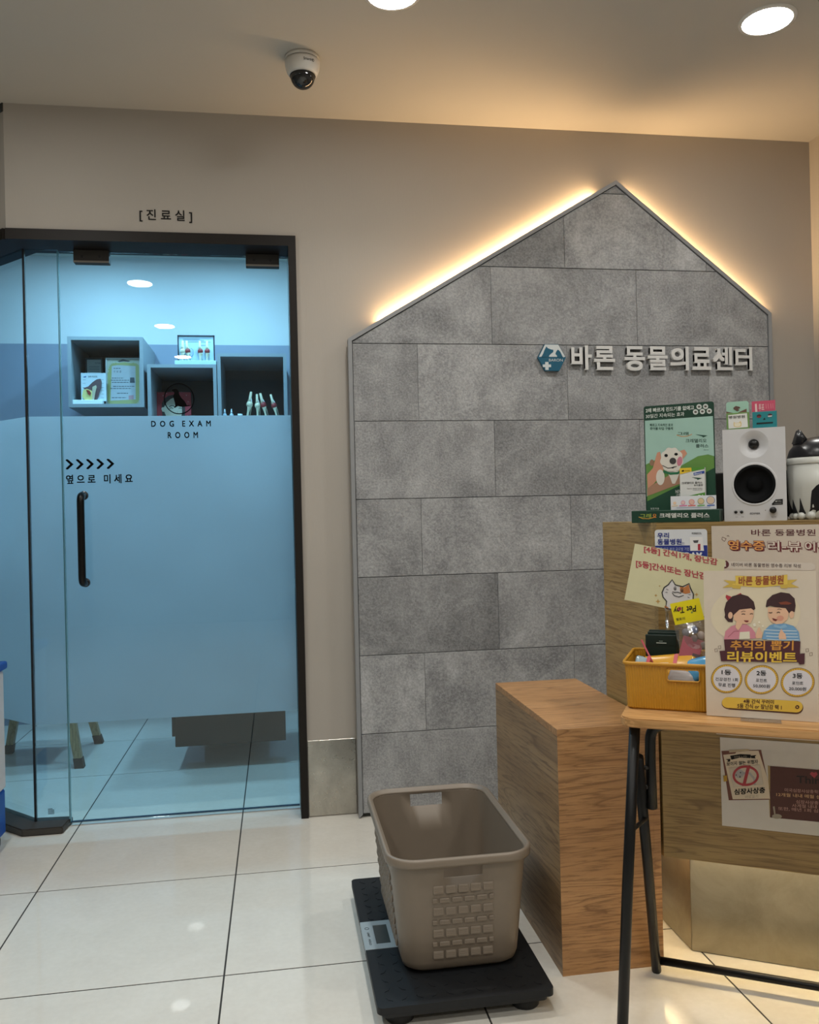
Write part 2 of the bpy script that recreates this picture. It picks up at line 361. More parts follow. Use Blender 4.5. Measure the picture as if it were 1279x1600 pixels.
class Print:
    """flat artwork on a sheet: drawing units are mapped to the sheet's own metres (x right, z up, y behind)"""
    STEP = .00035
    def __init__(s, parent, quad, w, h, y=0.0, x0=0.0, z0=0.0):
        s.p = parent; s.y = y
        src = quad; dst = [(x0, z0+h), (x0+w, z0+h), (x0+w, z0), (x0, z0)]
        A = []; B = []
        for (x, y_), (u, v) in zip(src, dst):
            A.append([x, y_, 1, 0, 0, 0, -u*x, -u*y_]); B.append(u)
            A.append([0, 0, 0, x, y_, 1, -v*x, -v*y_]); B.append(v)
        h_ = np.linalg.solve(np.array(A, float), np.array(B, float)); s.H = np.append(h_, 1).reshape(3, 3)
    def m(s, x, y):
        q = s.H @ np.array([x, y, 1.0]); return q[0]/q[2], q[1]/q[2]
    def poly(s, name, pts, layer, mt, parent=None):
        me = bpy.data.meshes.new(name); d = s.y - layer*s.STEP
        P = [s.m(*q) for q in pts]
        me.from_pydata([(a, d, b) for a, b in P], [], [tuple(range(len(P)))]); me.update()
        return mobj(name, me, mt, parent or s.p)
    def ell(s, name, cx, cy, rx, ry, layer, mt, parent=None, n=28, rot=0):
        c, sn = math.cos(rot), math.sin(rot)
        return s.poly(name, [(cx+x*c-y*sn, cy+x*sn+y*c) for x, y in circ(0, 0, rx, ry, n)], layer, mt, parent)
    def ring(s, name, cx, cy, rx, ry, t, layer, mt, parent=None, n=36, a0=0, a1=2*PI):
        me = bpy.data.meshes.new(name); d = s.y-layer*s.STEP
        o = circ(cx, cy, rx, ry, n, a0, a1); i = circ(cx, cy, rx-t, ry-t, n, a0, a1)
        P = [s.m(*q) for q in o+i]; full = abs(a1-a0-2*PI) < 1e-6
        me.from_pydata([(a, d, b) for a, b in P], [], [(k, (k+1) % n, n+(k+1) % n, n+k) for k in range(n if full else n-1)]); me.update()
        return mobj(name, me, mt, parent or s.p)
    def line(s, name, pts, t, layer, mt, parent=None, closed=False):
        me = bpy.data.meshes.new(name); d = s.y-layer*s.STEP; L = len(pts); A = []; B = []
        for i in range(L):
            p0 = pts[(i-1) % L] if closed else pts[max(i-1, 0)]; p1 = pts[(i+1) % L] if closed else pts[min(i+1, L-1)]
            dx, dy = p1[0]-p0[0], p1[1]-p0[1]; q = math.hypot(dx, dy) or 1; nx, ny = -dy/q*t/2, dx/q*t/2
            A.append(s.m(pts[i][0]+nx, pts[i][1]+ny)); B.append(s.m(pts[i][0]-nx, pts[i][1]-ny))
        me.from_pydata([(a, d, b) for a, b in A+B], [], [(k, (k+1) % L, L+(k+1) % L, L+k) for k in range(L if closed else L-1)]); me.update()
        return mobj(name, me, mt, parent or s.p)
    def text(s, name, t, x0, y0, x1, y1, layer, mt, bold=0.0, rot=0.0, slope=0.0, parent=None):
        """t fills the drawing box x0..x1, y0 (top) .. y1; slope shears the baseline, rot turns it about its middle"""
        V, Fc = text_mesh(t, bold)
        a = V.min(0); b = V.max(0); n = (V-a)/np.maximum(b-a, 1e-9); cx, cy = (x0+x1)/2, (y0+y1)/2
        c, sn = math.cos(rot), math.sin(rot); P = []
        for q in n:
            x = x0+(x1-x0)*q[0]; y = y1+(y0-y1)*q[1]+slope*(x-cx)
            dx, dy = x-cx, y-cy; P.append(s.m(cx+dx*c-dy*sn, cy+dx*sn+dy*c) + (q[2],))
        me = bpy.data.meshes.new(name); d = s.y-layer*s.STEP
        me.from_pydata([(u, d-.00012*k, v) for u, v, k in P], [], Fc); me.update()
        return mobj(name, me, mt, parent or s.p)
def flat(hexc): return mat(hexc, .6)

# ------------------------------------------------------------------ the setting
CEIL = 2.645; WY = 3.22; T6 = .6; GX0, GY0 = -.756, 2.154
XL, XR, YB, YF = -2.6, 2.224, -2.8, 5.05
CH = Vector((-.7071, .7071, 0))                       # direction of the chamfered glass corner
C0 = Vector((-.938, WY, 0)); CHL = 1.35; C1 = C0 + CH*CHL

def build_floor():
    f = struct('floor', add_box(BM(), (XL-.1, YB-.1, -.06), (2.9, YF+.1, -.0010)), M_GROUT, 'polished beige porcelain tile floor with dark grout lines')
    b = BM(); g = .0022
    add_box(b, (g, g, -.0010), (T6-g, T6-g, 0), .0004, 1)
    me = bpy.data.meshes.new('tile'); bmesh.ops.recalc_face_normals(b, faces=b.faces); b.to_mesh(me); b.free(); me.materials.append(M_TILE)
    for i in range(-4, 6):
        for j in range(-9, 5):
            o = bpy.data.objects.new('tile', me); COL.objects.link(o); o.parent = f
            o.location = (GX0+i*T6, GY0+j*T6, 0)
build_floor()
struct('ceiling', add_box(BM(), (XL-.1, YB-.1, CEIL), (2.9, YF+.1, CEIL+.06)), M_CEIL, 'plain beige ceiling')
b = BM()
add_box(b, (-.938, WY, 2.19), (.092, WY+.12, CEIL)); add_box(b, (.092, WY, 0), (2.36, WY+.12, CEIL))
struct('wall_front', b, M_WALL, 'beige papered wall around the glass door and the house shape')
def chamfer_box(bm, d0, d1, off0, off1, z0, z1):
    n = Vector((.7071, .7071, 0)); P = [C0+CH*d0+n*off0, C0+CH*d1+n*off0, C0+CH*d1+n*off1, C0+CH*d0+n*off1]
    return add_prism(bm, [(p.x, p.y) for p in P], z0, z1, 'xy')
struct('wall_corner', chamfer_box(BM(), 0, CHL, 0, .12, 2.19, CEIL-.03), M_WALL, 'angled beige wall strip above the corner glass')
tag(obj('shade_strip', chamfer_box(BM(), .0, CHL, -.004, .10, CEIL-.03, CEIL), mat('#2a2826', .6)), 'dark strip painted in for the shaded gap under the ceiling at the glass corner', None, None, 'structure')  # near-black solid strip stands in for the shade above the angled wall
struct('wall_right', add_box(BM(), (XR, YB, 0), (XR+.1, WY, CEIL)), M_WALL, 'beige side wall behind the counter')
struct('wall_left', add_box(BM(), (XL-.1, YB, 0), (XL, YF, CEIL)), M_WALL, 'beige wall on the far side of the waiting room')
struct('wall_rear', add_box(BM(), (XL, YB-.1, 0), (XR, YB, CEIL)), M_WALL, 'beige wall behind the viewer')
struct('wall_corridor', add_box(BM(), (XL, 4.55, 0), (C1.x, 4.65, CEIL)), M_WALL, 'beige wall closing the corridor beside the exam room')
# exam room shell
b = BM(); add_box(b, (C1.x-.06, C1.y-.05, 0), (C1.x, YF, CEIL)); struct('wall_exam_left', b, M_SLATE, 'slate wall inside the exam room')
struct('wall_exam_right', add_box(BM(), (.75, WY+.12, 0), (.85, YF, CEIL)), M_WHITEWALL, 'white side wall inside the exam room')
struct('wall_exam_back', add_box(BM(), (C1.x, YF, 0), (.75, YF+.1, 2.147)), M_SLATE, 'slate grey lower back wall of the exam room')
struct('wall_exam_upper', add_box(BM(), (C1.x, YF+.004, 2.147), (.75, YF+.1, CEIL)), M_WHITEWALL, 'white upper band of the exam room back wall')
# steel kick plate on the wall beside the door
tag(obj('baseboard_front', add_box(BM(), (.094, WY-.004, .004), (.275, WY, .288), .0008, 1), M_STEEL), 'stained brushed steel kick plate low on the beige wall', None, None, 'structure')
tag(obj('baseboard_right', add_box(BM(), (2.002, WY-.004, .004), (XR, WY, .288), .0008, 1), M_STEEL), 'brushed steel kick plate right of the tiled house', None, None, 'structure')

# ------------------------------------------------------------------ door frame, curb, panes
GY = 3.33                                              # plane of the glass
fr = BM()
add_box(fr, (-.938, WY-.012, 2.153), (.092, 3.37, 2.192)); add_box(fr, (.064, WY-.012, 0), (.092, 3.37, 2.153))
chamfer_box(fr, .0, CHL, -.012, .15, 2.153, 2.192)
tag(obj('trim_2', fr, M_FRAME), 'dark brown metal frame around the frosted glass door', None, None, 'structure')
cu = BM()
add_prism(cu, [(-.938, 3.245), (-.796, 3.245), (-.786, 3.36), (-.92, 3.37), (-.92+CH.x*CHL, 3.37+CH.y*CHL), (-.938+CH.x*CHL-.02, 3.245+CH.y*CHL)], 0, .026, 'xy')
bmesh.ops.recalc_face_normals(cu, faces=cu.faces)
bmesh.ops.bevel(cu, geom=list(cu.edges), offset=.004, segments=2, affect='EDGES')
tag(obj('trim_3', cu, mat('#3b3630', .5)), 'dark brown floor curb under the corner glass', None, None, 'structure')
FR0, FR1 = .380, 1.531                                 # frosted band
def pane(bm, x0, x1, z0, z1): return add_box(bm, (x0, GY-.006, z0), (x1, GY+.006, z1), .001, 1)
def glass_stamp(parent, x, z):
    for k in range(5): box('stamp_line', (x, GY-.0066, z+k*.0045), (x+.022-(.006 if k == 4 else 0), GY-.0062, z+k*.0045+.0022), M_INK, parent)
sl = tag(obj('window_1', pane(BM(), -.906, -.790, .026, 2.153), M_GLASS), 'narrow fixed glass pane beside the sliding door', None, None, 'structure')
obj('frosted_band', add_box(BM(), (-.905, GY+.0062, FR0), (-.791, GY+.0068, FR1)), M_FROST, sl)
glass_stamp(sl, -.866, .05)
box('side_edge', (-.7914, GY-.0062, .026), (-.790, GY+.0062, 2.153), mat('#6fa5b0', .2), sl)
b = BM(); n45 = Vector((.7071, .7071, 0)); A0 = Vector((-.913, GY, 0))
def slab45(d0, d1, o0, o1, z0, z1):
    P = [A0+CH*d0+n45*o0, A0+CH*d1+n45*o0, A0+CH*d1+n45*o1, A0+CH*d0+n45*o1]
    return add_prism(BM(), [(p.x, p.y) for p in P], z0, z1, 'xy')
cw = tag(obj('window_2', slab45(.0, 1.2, -.006, .006, .026, 2.153), M_GLASS), 'angled fixed glass pane at the room corner', None, None, 'structure')
obj('frosted_band', slab45(.004, 1.2, .0063, .0069, FR0, FR1), M_FROST, cw)
obj('seam', add_box(BM(), (-.914, GY-.0075, .026), (-.9065, GY+.0075, 2.153)), mat('#15191c', .4), cw)
# the sliding door
dr = thing('glass_door', 'frameless frosted glass sliding door with a black pull handle', 'door', (-.362, GY, 0))
dr['kind'] = 'structure'; dr.name = 'door_1'; del dr['category']
DX0, DX1 = -.787, .062
def dloc(o): o.location = (.362, -GY, 0); return o
dloc(obj('pane', pane(BM(), DX0, DX1, .012, 2.147), M_GLASS, dr))
fb = dloc(obj('frosted_band', add_box(BM(), (DX0+.001, GY+.0062, FR0), (DX1-.001, GY+.0068, FR1)), M_FROST, dr))
hb = dloc(tube('handle', bend([(-.714, GY-.006, 1.232), (-.714, GY-.062, 1.232), (-.714, GY-.062, .906), (-.714, GY-.006, .906)], .03, 8), .0135, mat('#050607', .3, spec=.3), dr, 16))
for z in (1.232, .906):
    obj('rosette', add_lathe(BM(), [(.017, 0), (.017, .004), (.013, .006)], 20, Matrix.Translation((-.714, GY-.006, z)) @ Matrix.Rotation(PI/2, 4, 'X')), mat('#22282c', .3), hb)
for x0, x1 in ((-.730, -.602), (-.097, .030)):
    pf = dloc(obj('patch_fitting', add_box(BM(), (x0, GY-.018, 2.104), (x1, GY+.018, 2.152), .002), mat('#3c3a38', .5, spec=.25), dr))
    box('edge_strip', (x0, GY-.0195, 2.104), (x1, GY-.018, 2.111), mat('#8a857c', .4, .3), pf)
    for f in (.25, .74):
        obj('screw', add_lathe(BM(), [(.0055, 0), (.0055, .0015)], 14, Matrix.Translation((x0+(x1-x0)*f, GY-.018, 2.126)) @ Matrix.Rotation(PI/2, 4, 'X')), M_BLACK, pf)
dloc(obj('bottom_edge', add_box(BM(), (DX0, GY-.0064, .012), (DX1, GY+.0064, .0155)), mat('#17384f', .3), dr))
for x in (DX0, DX1-.0012): dloc(obj('side_edge', add_box(BM(), (x, GY-.0062, .012), (x+.0014, GY+.0062, 2.147)), mat('#6fa5b0', .2), dr))
# lettering stuck on the glass
gt = GY-.0064
dloc(text3d('lettering', 'D  O  G    E  X  A  M', -.464, -.243, 1.488, 1.511, gt, M_DECAL, dr, .03))
dloc(text3d('lettering', 'R  O  O  M', -.404, -.292, 1.444, 1.468, gt, M_DECAL, dr, .03))
dloc(text3d('lettering', '옆 으 로   미 세 요', -.776, -.536, 1.276, 1.311, gt, M_DECAL, dr, .03))
for k in range(5):
    x = -.774+k*.0367
    dloc(obj('arrow_mark', add_prism(BM(), [(x, 1.369), (x+.006, 1.369), (x+.0262, 1.350), (x+.006, 1.331), (x, 1.331), (x-.002, 1.335), (x+.0135, 1.350), (x-.002, 1.365)], gt, gt-.0004), M_DECAL, dr))
lg = Print(dr, [(320, 938), (842, 938), (842, 1471), (320, 1471)], .116, .123, gt, -.417, 1.533)
dloc(lg.ring('logo_ring', 581, 1204, 255, 258, 17, 0, M_DECAL))
dloc(lg.poly('logo_dog', [(458,1055),(480,1048),(520,1040),(555,1050),(575,1080),(585,1130),(620,1190),(670,1240),(698,1285),(705,1310),(768,1308),(770,1318),(700,1330),(640,1338),(600,1335),(560,1325),(530,1340),(515,1352),(495,1350),(490,1335),(512,1325),(510,1270),(495,1220),(485,1160),(505,1110),(495,1085),(470,1075)], 0, M_DECAL))
# room sign above the door
sg = tag(text3d('room_lettering', '[ 진 료 실 ]', -.474, -.286, 2.232, 2.278, WY-.0012, M_INK, None, .012, .001), 'black stick-on lettering in brackets above the door frame', 'sign')

# ------------------------------------------------------------------ ceiling lights
def downlight(x, y, z, m, label, group, r=.074, watts=0, col=(1, 1, 1)):
    t = thing('downlight', label, 'ceiling light', (x, y, z), 0, group)
    lathe('trim_ring', [(r+.012, 0), (r+.012, -.003), (r+.002, -.006), (r, -.006), (r, 0)], mat('#dedbd5', .5), t, 40, cap0=False, cap1=False)
    lathe('diffuser', [(r, -.0045), (0, -.0045)], m, t, 40, cap0=False)
    if watts:
        ld = bpy.data.lights.new('lamp', 'AREA'); ld.shape = 'DISK'; ld.size = 2*r*.96; ld.energy = watts; ld.color = col; ld.spread = math.radians(125)
        lo = bpy.data.objects.new('lamp', ld); COL.objects.link(lo); lo.parent = t; lo.location = (0, 0, -.0052)
    return t
M_DOWN = emit('downlight_glow', DOWNLIGHT_COLOUR, DOWNLIGHT_STRENGTH)
for x in (-.83, .364, 1.54):
    for y in (2.42, 1.08, -.14, -1.42):
        lab = 'round white downlight in the beige ceiling near the dome camera' if (x, y) == (.364, 2.42) else ('round white downlight in the ceiling above the reception counter' if (x, y) == (1.54, 2.42) else 'round white downlight further back in the waiting room ceiling')
        downlight(x, y, CEIL, M_DOWN, lab, None if y == 2.42 and x > 0 else 'waiting room downlights', .074, DOWNLIGHT_WATTS, DOWNLIGHT_COLOUR)
M_EXAM = emit('exam_light_glow', EXAM_COLOUR, EXAM_STRENGTH)
for x in (-.95, -.2):
    for y in (3.75, 4.45):
        downlight(x, y, CEIL, M_EXAM, 'cool white downlight inside the exam room', 'exam room downlights')

# ------------------------------------------------------------------ house-shaped tiled panel with light strips
HY = 3.168; HB = 3.200                                 # front of tiles, back of panel
HOUSE = [(.277, .0), (2.0, .0), (2.0, 1.915), (1.349, 2.431), (.277, 1.797)]
def inset(poly, d):
    n = len(poly); out = []
    for i in range(n):
        p0, p1, p2 = Vector(poly[i-1]), Vector(poly[i]), Vector(poly[(i+1) % n])
        d1 = (p1-p0).normalized(); d2 = (p2-p1).normalized(); n1 = Vector((-d1.y, d1.x)); n2 = Vector((-d2.y, d2.x))
        k = n1+n2; k = k/(1+n1.dot(n2)); out.append(tuple(p1+k*d))
    return out
def clip(poly, a, b_, keep):                           # half-plane clip: keep(value of coordinate a) against b_
    out = []; n = len(poly)
    for i in range(n):
        p, q = poly[i], poly[(i+1) % n]; ip = keep*(p[a]-b_) >= 0; iq = keep*(q[a]-b_) >= 0
        if ip: out.append(p)
        if ip != iq:
            t = (b_-p[a])/(q[a]-p[a]); out.append((p[0]+t*(q[0]-p[0]), p[1]+t*(q[1]-p[1])))
    return out
hp = thing('house_panel', 'grey concrete-look tiled wall panel shaped like a house, glowing along its roof', 'wall panel', (1.14, HB, 0))
def hloc(o): o.location = (-1.14, -HB, 0); return o
hloc(obj('backing', add_prism(BM(), inset(HOUSE, .004), HB, HY+.012), mat('#3a3936', .7), hp))
inn = inset(HOUSE, .0145)
for i, nm in enumerate(['bottom', 'side', 'roof', 'roof', 'side']):
    if i == 0: continue
    j = (i+1) % 5
    hloc(obj('edge_trim', add_prism(BM(), [HOUSE[i], HOUSE[j], inn[j], inn[i]], HB, HY-.006), M_TRIM, hp))
rows = [0, .312, .606, .900, 1.193, 1.487, 1.780, 2.080, 2.378, 2.5]
core = inset(HOUSE, .0165)
for r in range(9):
    z0, z1 = rows[r], rows[r+1]; start = .838-1.188 if r % 2 == 0 else .545-1.188
    strip = clip(clip(core, 1, z0+.0009, 1), 1, z1-.0009, -1)
    for k in range(6):
        x0 = start+k*.5915
        p = clip(clip(strip, 0, x0+.0002, 1), 0, x0+.5915-.0002, -1)
        p = [q for i, q in enumerate(p) if (Vector(q)-Vector(p[i-1])).length > 1e-4]
        if len(p) < 3: continue
        xs = [q[0] for q in p]
        if max(xs)-min(xs) < .01: continue
        try: front = inset(p, .0012)
        except ZeroDivisionError: front = p
        bm = BM(); n = len(p); jit = random.uniform(-.0006, .0006)
        A = [bm.verts.new((x, HY+.012, z)) for x, z in p]; B = [bm.verts.new((x, HY+.0018, z)) for x, z in p]; Cc = [bm.verts.new((x, HY+jit, z)) for x, z in front]
        for U_, V_ in ((A, B), (B, Cc)):
            for i in range(n): bm.faces.new((U_[i], U_[(i+1) % n], V_[(i+1) % n], V_[i]))
        bm.faces.new(Cc); bm.faces.new(A[::-1])
        hloc(obj('tile', bm, M_CONC, hp))
M_STRIP = emit('warm_led', STRIP_COLOUR, STRIP_STRENGTH)
def roof_strip(i, j, t0, t1):
    a, b_ = Vector(HOUSE[i]), Vector(HOUSE[j]); d = (b_-a).normalized(); n = Vector((-d.y, d.x)); L = (b_-a).length
    if n.y > 0: n = -n
    p0, p1 = a+d*L*t0+n*.014, a+d*L*t1+n*.014; q0, q1 = p0-n*.008, p1-n*.008
    ls = hloc(tag(obj('light_strip', add_prism(BM(), [tuple(p0), tuple(p1), tuple(q1), tuple(q0)], HB+.004, HB+.014), M_TRIM, hp), 'warm glowing light strip behind the roof edge'))
    e0, e1 = q0-n*.0006, q1-n*.0006                    # the tape glows only outwards, along the slope's normal
    bm = BM(); bm.faces.new([bm.verts.new(c) for c in ((e0.x, HB+.004, e0.y), (e1.x, HB+.004, e1.y), (e1.x, HB+.014, e1.y), (e0.x, HB+.014, e0.y))])
    obj('led_tape', bm, M_STRIP, ls, recalc=False)
roof_strip(4, 3, .115, .93); roof_strip(3, 2, .07, .97)
for z in (.3, 1.5):
    hloc(obj('batten', add_box(BM(), (.32, HB, z), (1.96, WY-.0004, z+.05)), mat('#55524d', .8), hp))

# the raised sign on the tiles
ws = thing('hospital_sign', 'raised white lettering and teal hexagon badge on the grey tiled house', 'sign', (1.46, HY, 1.68))
def wloc(o): o.location = (-1.46, -HY, -1.68); return o
adv = [(0, '바'), (1, '론'), (2.42, '동'), (3.42, '물'), (4.42, '의'), (5.42, '료'), (6.42, '센'), (7.42, '터')]
SW = [(242, 344), (356, 462), (511, 615), (630, 732), (746, 842), (860, 960), (970, 1074), (1088, 1178)]
ZT = {'바': (78, 187), '론': (80, 188), '동': (80, 190), '물': (80, 188), '의': (80, 188), '료': (82, 186), '센': (80, 187), '터': (80, 188)}
for (sx0, sx1), (_, ch) in zip(SW, adv):
    f = lambda s: 1.144+(s-242)/(1178-242)*(1.904-1.144)
    z = lambda q: 1.776-(q-78)/(190-78)*.098
    t0, t1 = ZT[ch]
    wloc(text3d('letter', ch, f(sx0), f(sx1), z(t1), z(t0), HY-.001, mat('#d6d6d4', .35), ws, .032, .015))
bd = Print(ws, [(146, 201), (913, 201), (913, 895), (146, 895)], .109, .096, HY-.016, 1.009, 1.680)
hexp = [(345,175),(735,175),(938,550),(745,922),(345,922),(146,550)]
wloc(obj('badge', add_prism(BM(), [bd.m(*q) for q in hexp], HY-.002, HY-.0155), mat('#0e5873', .4), ws))
wh = mat('#cfd5d6', .35)
wloc(bd.poly('badge_print', [(350,190),(730,190),(918,525),(870,545),(820,470),(190,535),(178,525)], 1, wh))
wloc(bd.poly('badge_print', [(350,190),(730,190),(918,530),(178,530)], 1.2, wh))
te = mat('#0e5873', .4)
wloc(bd.poly('badge_dog', [(240,540),(300,430),(330,350),(390,240),(430,290),(520,325),(585,335),(580,400),(520,440),(470,490),(450,540)], 2.2, te))
wloc(bd.poly('badge_cat', [(640,450),(660,390),(715,325),(775,380),(810,450),(850,540),(695,540),(680,490)], 2.2, te))
wloc(bd.poly('badge_cross', [(345,675),(440,675),(440,745),(510,745),(510,820),(440,820),(440,900),(345,900),(345,820),(275,820),(275,745),(345,745)], 1, wh))
wloc(bd.text('badge_name', 'BARON', 455, 585, 845, 660, 1, wh))

# dome camera on the ceiling
cc = thing('dome_camera', 'white dome security camera with a dark glass bubble on the ceiling', 'camera', (.116, 2.80, CEIL))
wc = mat('#cbc7c0', .4)
lathe('base_plate', [(.0, 0), (.056, 0), (.057, -.004), (.057, -.012), (.0, -.012)], wc, cc, 40)
lathe('seam_ring', [(.0555, -.012), (.0555, -.0145), (0, -.0145)], M_BLACK, cc, 40, cap0=False)
lathe('housing', [(.0, -.0145), (.0575, -.0145), (.0575, -.020), (.055, -.038), (.049, -.055), (.044, -.060), (.040, -.060), (0, -.058)], wc, cc, 40)
lathe('bubble', [(.0405, -.060)]+[(.0405*math.cos(a), -.062-.0405*math.sin(a)) for a in [PI/2*k/8 for k in range(9)]], mat('#0c0d10', .06, spec=.8), cc, 32)
lathe('seam_ring', [(.0415, -.0605), (.0425, -.0625), (.0400, -.0625)], M_BLACK, cc, 40, cap0=False, cap1=False)
def wrap_text(name, s, r0, zc, hgt, a0, a1, m, parent, r1=None):
    V, Fc = text_mesh(s, .01); a = V.min(0); b_ = V.max(0); n = (V-a)/np.maximum(b_-a, 1e-9); P = []
    for q in n:
        an = a0+(a1-a0)*q[0]; z = zc+(q[1]-.5)*hgt; r = r0 if r1 is None else r0+(r1-r0)*q[1]
        P.append((r*math.cos(an), r*math.sin(an), z))
    me = bpy.data.meshes.new(name); me.from_pydata(P, [], Fc); me.update(); return mobj(name, me, m, parent)
wrap_text('maker_lettering', 'SmartHD', .0560, -.031, .008, math.radians(-88), math.radians(-50), M_INK, cc, .0580)

# ------------------------------------------------------------------ exam room furnishings behind the glass
cub = mat('#8b959c', .5); cubin = mat('#4c545a', .6)
def cube_shelf(x0, z0, w, h, label, yf=4.60):
    t = thing('cube_shelf', label, 'shelf', (x0, yf, z0), 0, 'wall cube shelves'); th = .018; d = YF-yf
    box('top_board', (0, 0, h-th), (w, d, h), cub, t); box('bottom_board', (0, 0, 0), (w, d, th), cub, t)
    box('side_board', (0, 0, th), (th, d, h-th), cub, t); box('side_board', (w-th, 0, th), (w, d, h-th), cub, t)
    box('back_board', (th, d-.012, th), (w-th, d, h-th), cubin, t); return t
cube_shelf(-1.053, 1.728, .378, .368, 'slate cube shelf holding the framed certificates')
cube_shelf(-.657, 1.585, .356, .369, 'slate cube shelf holding the red portrait')
cube_shelf(-.297, 1.646, .366, .368, 'slate cube shelf holding loose bone models', 4.60)
# certificates
def framed(name, label, x0, x1, z0, z1, y, fm, pm, tilt=math.radians(5)):
    t = thing(name, label, 'certificate', (x0, y, z0), rot=(-tilt, 0, 0)); w, h = x1-x0, z1-z0
    for lo, hi in (((0, 0, 0), (w, .012, .008)), ((0, 0, h-.008), (w, .012, h)), ((0, 0, .008), (.008, .012, h-.008)), ((w-.008, 0, .008), (w, .012, h-.008))): box('frame_bar', lo, hi, fm, t)
    box('sheet', (.008, .005, .008), (w-.008, .010, h-.008), pm, t); return t, w, h
t, w_, h_ = framed('certificate', 'certificate with an ornate yellow-green border in the cube shelf', -.888, -.707, 1.747, 2.010, 4.70, mat('#b9c0c0', .4), mat('#bcc4b4', .5))
pr = Print(t, [(590, 345), (1115, 345), (1125, 1040), (640, 1040)], w_, h_, .0045)
yg = flat('#aeb277')
edge = []
for k in range(60):
    a = 2*PI*k/60; rx, ry = 232+(10 if k % 2 else -6), 300+(10 if k % 2 else -6)
    c, s = math.cos(a), math.sin(a); edge.append((875+rx*math.copysign(abs(c)**.35, c), 720+ry*math.copysign(abs(s)**.35, s)))
pr.poly('ornate_border', edge, 1, yg); pr.poly('inner_sheet', [(690, 470), (780, 455), (1040, 470), (1050, 950), (700, 965)], 2, flat('#c3cbd2'))
ink = flat('#3c4250')
pr.text('print_line', '수 료 증', 720, 540, 835, 570, 3, ink)
for y, x0, x1 in ((505, 720, 820), (650, 700, 870), (680, 690, 950), (712, 705, 945), (768, 725, 1035), (798, 685, 985), (865, 785, 940), (925, 715, 915)):
    x = x0
    while x < x1:
        e = min(x1, x+random.uniform(18, 46)); pr.line('print_line', [(x, y), (e, y)], 9, 3, ink); x = e+8
pr.poly('portrait_print', [(965, 640), (1025, 640), (1035, 718), (962, 718)], 3, flat('#4a5560')); pr.poly('seal_print', [(950, 895), (1020, 890), (1022, 950), (952, 955)], 3, flat('#c99ca4'))
pr.poly('crest_print', [(770, 395), (850, 365), (965, 390), (930, 405), (860, 398), (800, 408)], 3, flat('#444c50'))
t, w_, h_ = framed('small_certificate', 'small dark framed certificate behind the ear model', -1.008, -.918, 1.87, 2.022, 4.80, mat('#1d262c', .4), mat('#aeb8b8', .5), 0)
pr = Print(t, [(0, 0), (100, 0), (100, 160), (0, 160)], w_, h_, .0045)
pr.text('print_line', '자격증', 55, 24, 88, 34, 1, ink)
for k in range(4): pr.line('print_line', [(20, 50+k*14), (80, 50+k*14)], 2, 1, ink)
box('easel', (0, .012, -.124), (w_, .045, .0), mat('#1d262c', .5), t)
# ear model card
t = thing('ear_model', 'dog ear anatomy model on a white card with a tray', 'anatomical model', (-1.0, 4.65, 1.747))
box('card', (0, .0, .02), (.126, .004, .168), mat('#c9d6de', .5), t)
box('tray', (-.038, -.035, .0), (.112, .012, .022), mat('#dfe9ec', .4), t, .002)
pr = Print(t, [(250, 590), (612, 590), (612, 985), (265, 985)], .126, .148, -.0005, 0, .02)
pr.text('title_print', 'EAR MODEL', 360, 632, 495, 655, 1, ink); pr.poly('logo_print', [(280, 650), (330, 635), (325, 655)], 1, flat('#27549c'))
for y in (690, 740, 800, 840, 890, 940): pr.line('print_line', [(280, y), (325, y)], 3, 1, ink); pr.line('print_line', [(540, y), (580, y)], 3, 1, ink)
def relief(name, pts, mt, depth, prn=None):
    P = [(prn or pr).m(*q) for q in pts]; bm = add_prism(BM(), P, -.0005, -depth)
    bmesh.ops.recalc_face_normals(bm, faces=bm.faces)
    return obj(name, bm, mt, t)
relief('ear_flap', [(300,815),(370,790),(430,730),(490,690),(540,682),(552,720),(545,800),(520,870),(500,940),(470,985),(430,985),(420,900),(350,850)], mat('#5b4448', .5), .018)
relief('ear_canal', [(430,800),(480,775),(490,800),(470,880),(450,985),(425,985)], mat('#b9b39a', .5), .024)
relief('bone_section', [(300,845),(350,825),(420,850),(440,900),(430,980),(330,980),(285,930)], mat('#d6cf86', .5), .022)
relief('ear_drum', [(345,840),(390,850),(412,880),(400,915),(375,900),(365,870)], mat('#8e2a24', .5), .028)
# boxed joint model on top of the middle shelf
t = thing('joint_model_display', 'framed knee joint model display on top of a cube shelf', 'anatomical model', (-.505, 4.66, 1.954))
box('base', (-.012, -.05, 0), (.204, .03, .022), mat('#bfd9e2', .4), t, .002)
for lo, hi in (((0, 0, .022), (.006, .01, .167)), ((.188, 0, .022), (.194, .01, .167)), ((0, 0, .161), (.194, .01, .167)), ((0, 0, .022), (.194, .01, .026))): box('frame_bar', lo, hi, mat('#1b2333', .4), t)
box('card', (.006, .006, .026), (.188, .009, .161), mat('#b9d3e2', .5), t)
pr = Print(t, [(575, 150), (1170, 150), (1175, 548), (578, 548)], .194, .141, .0055, 0, .022)
for y, a, b_ in ((197, 660, 930), (215, 660, 1000), (240, 680, 1110), (290, 940, 1060)): pr.line('print_line', [(a, y), (b_, y)], 5, 1, ink)
bone = mat('#d8d3b8', .45); boneg = mat('#8d8a78', .5); redm = mat('#8a2f33', .5); whitem = mat('#dfe6ea', .35)
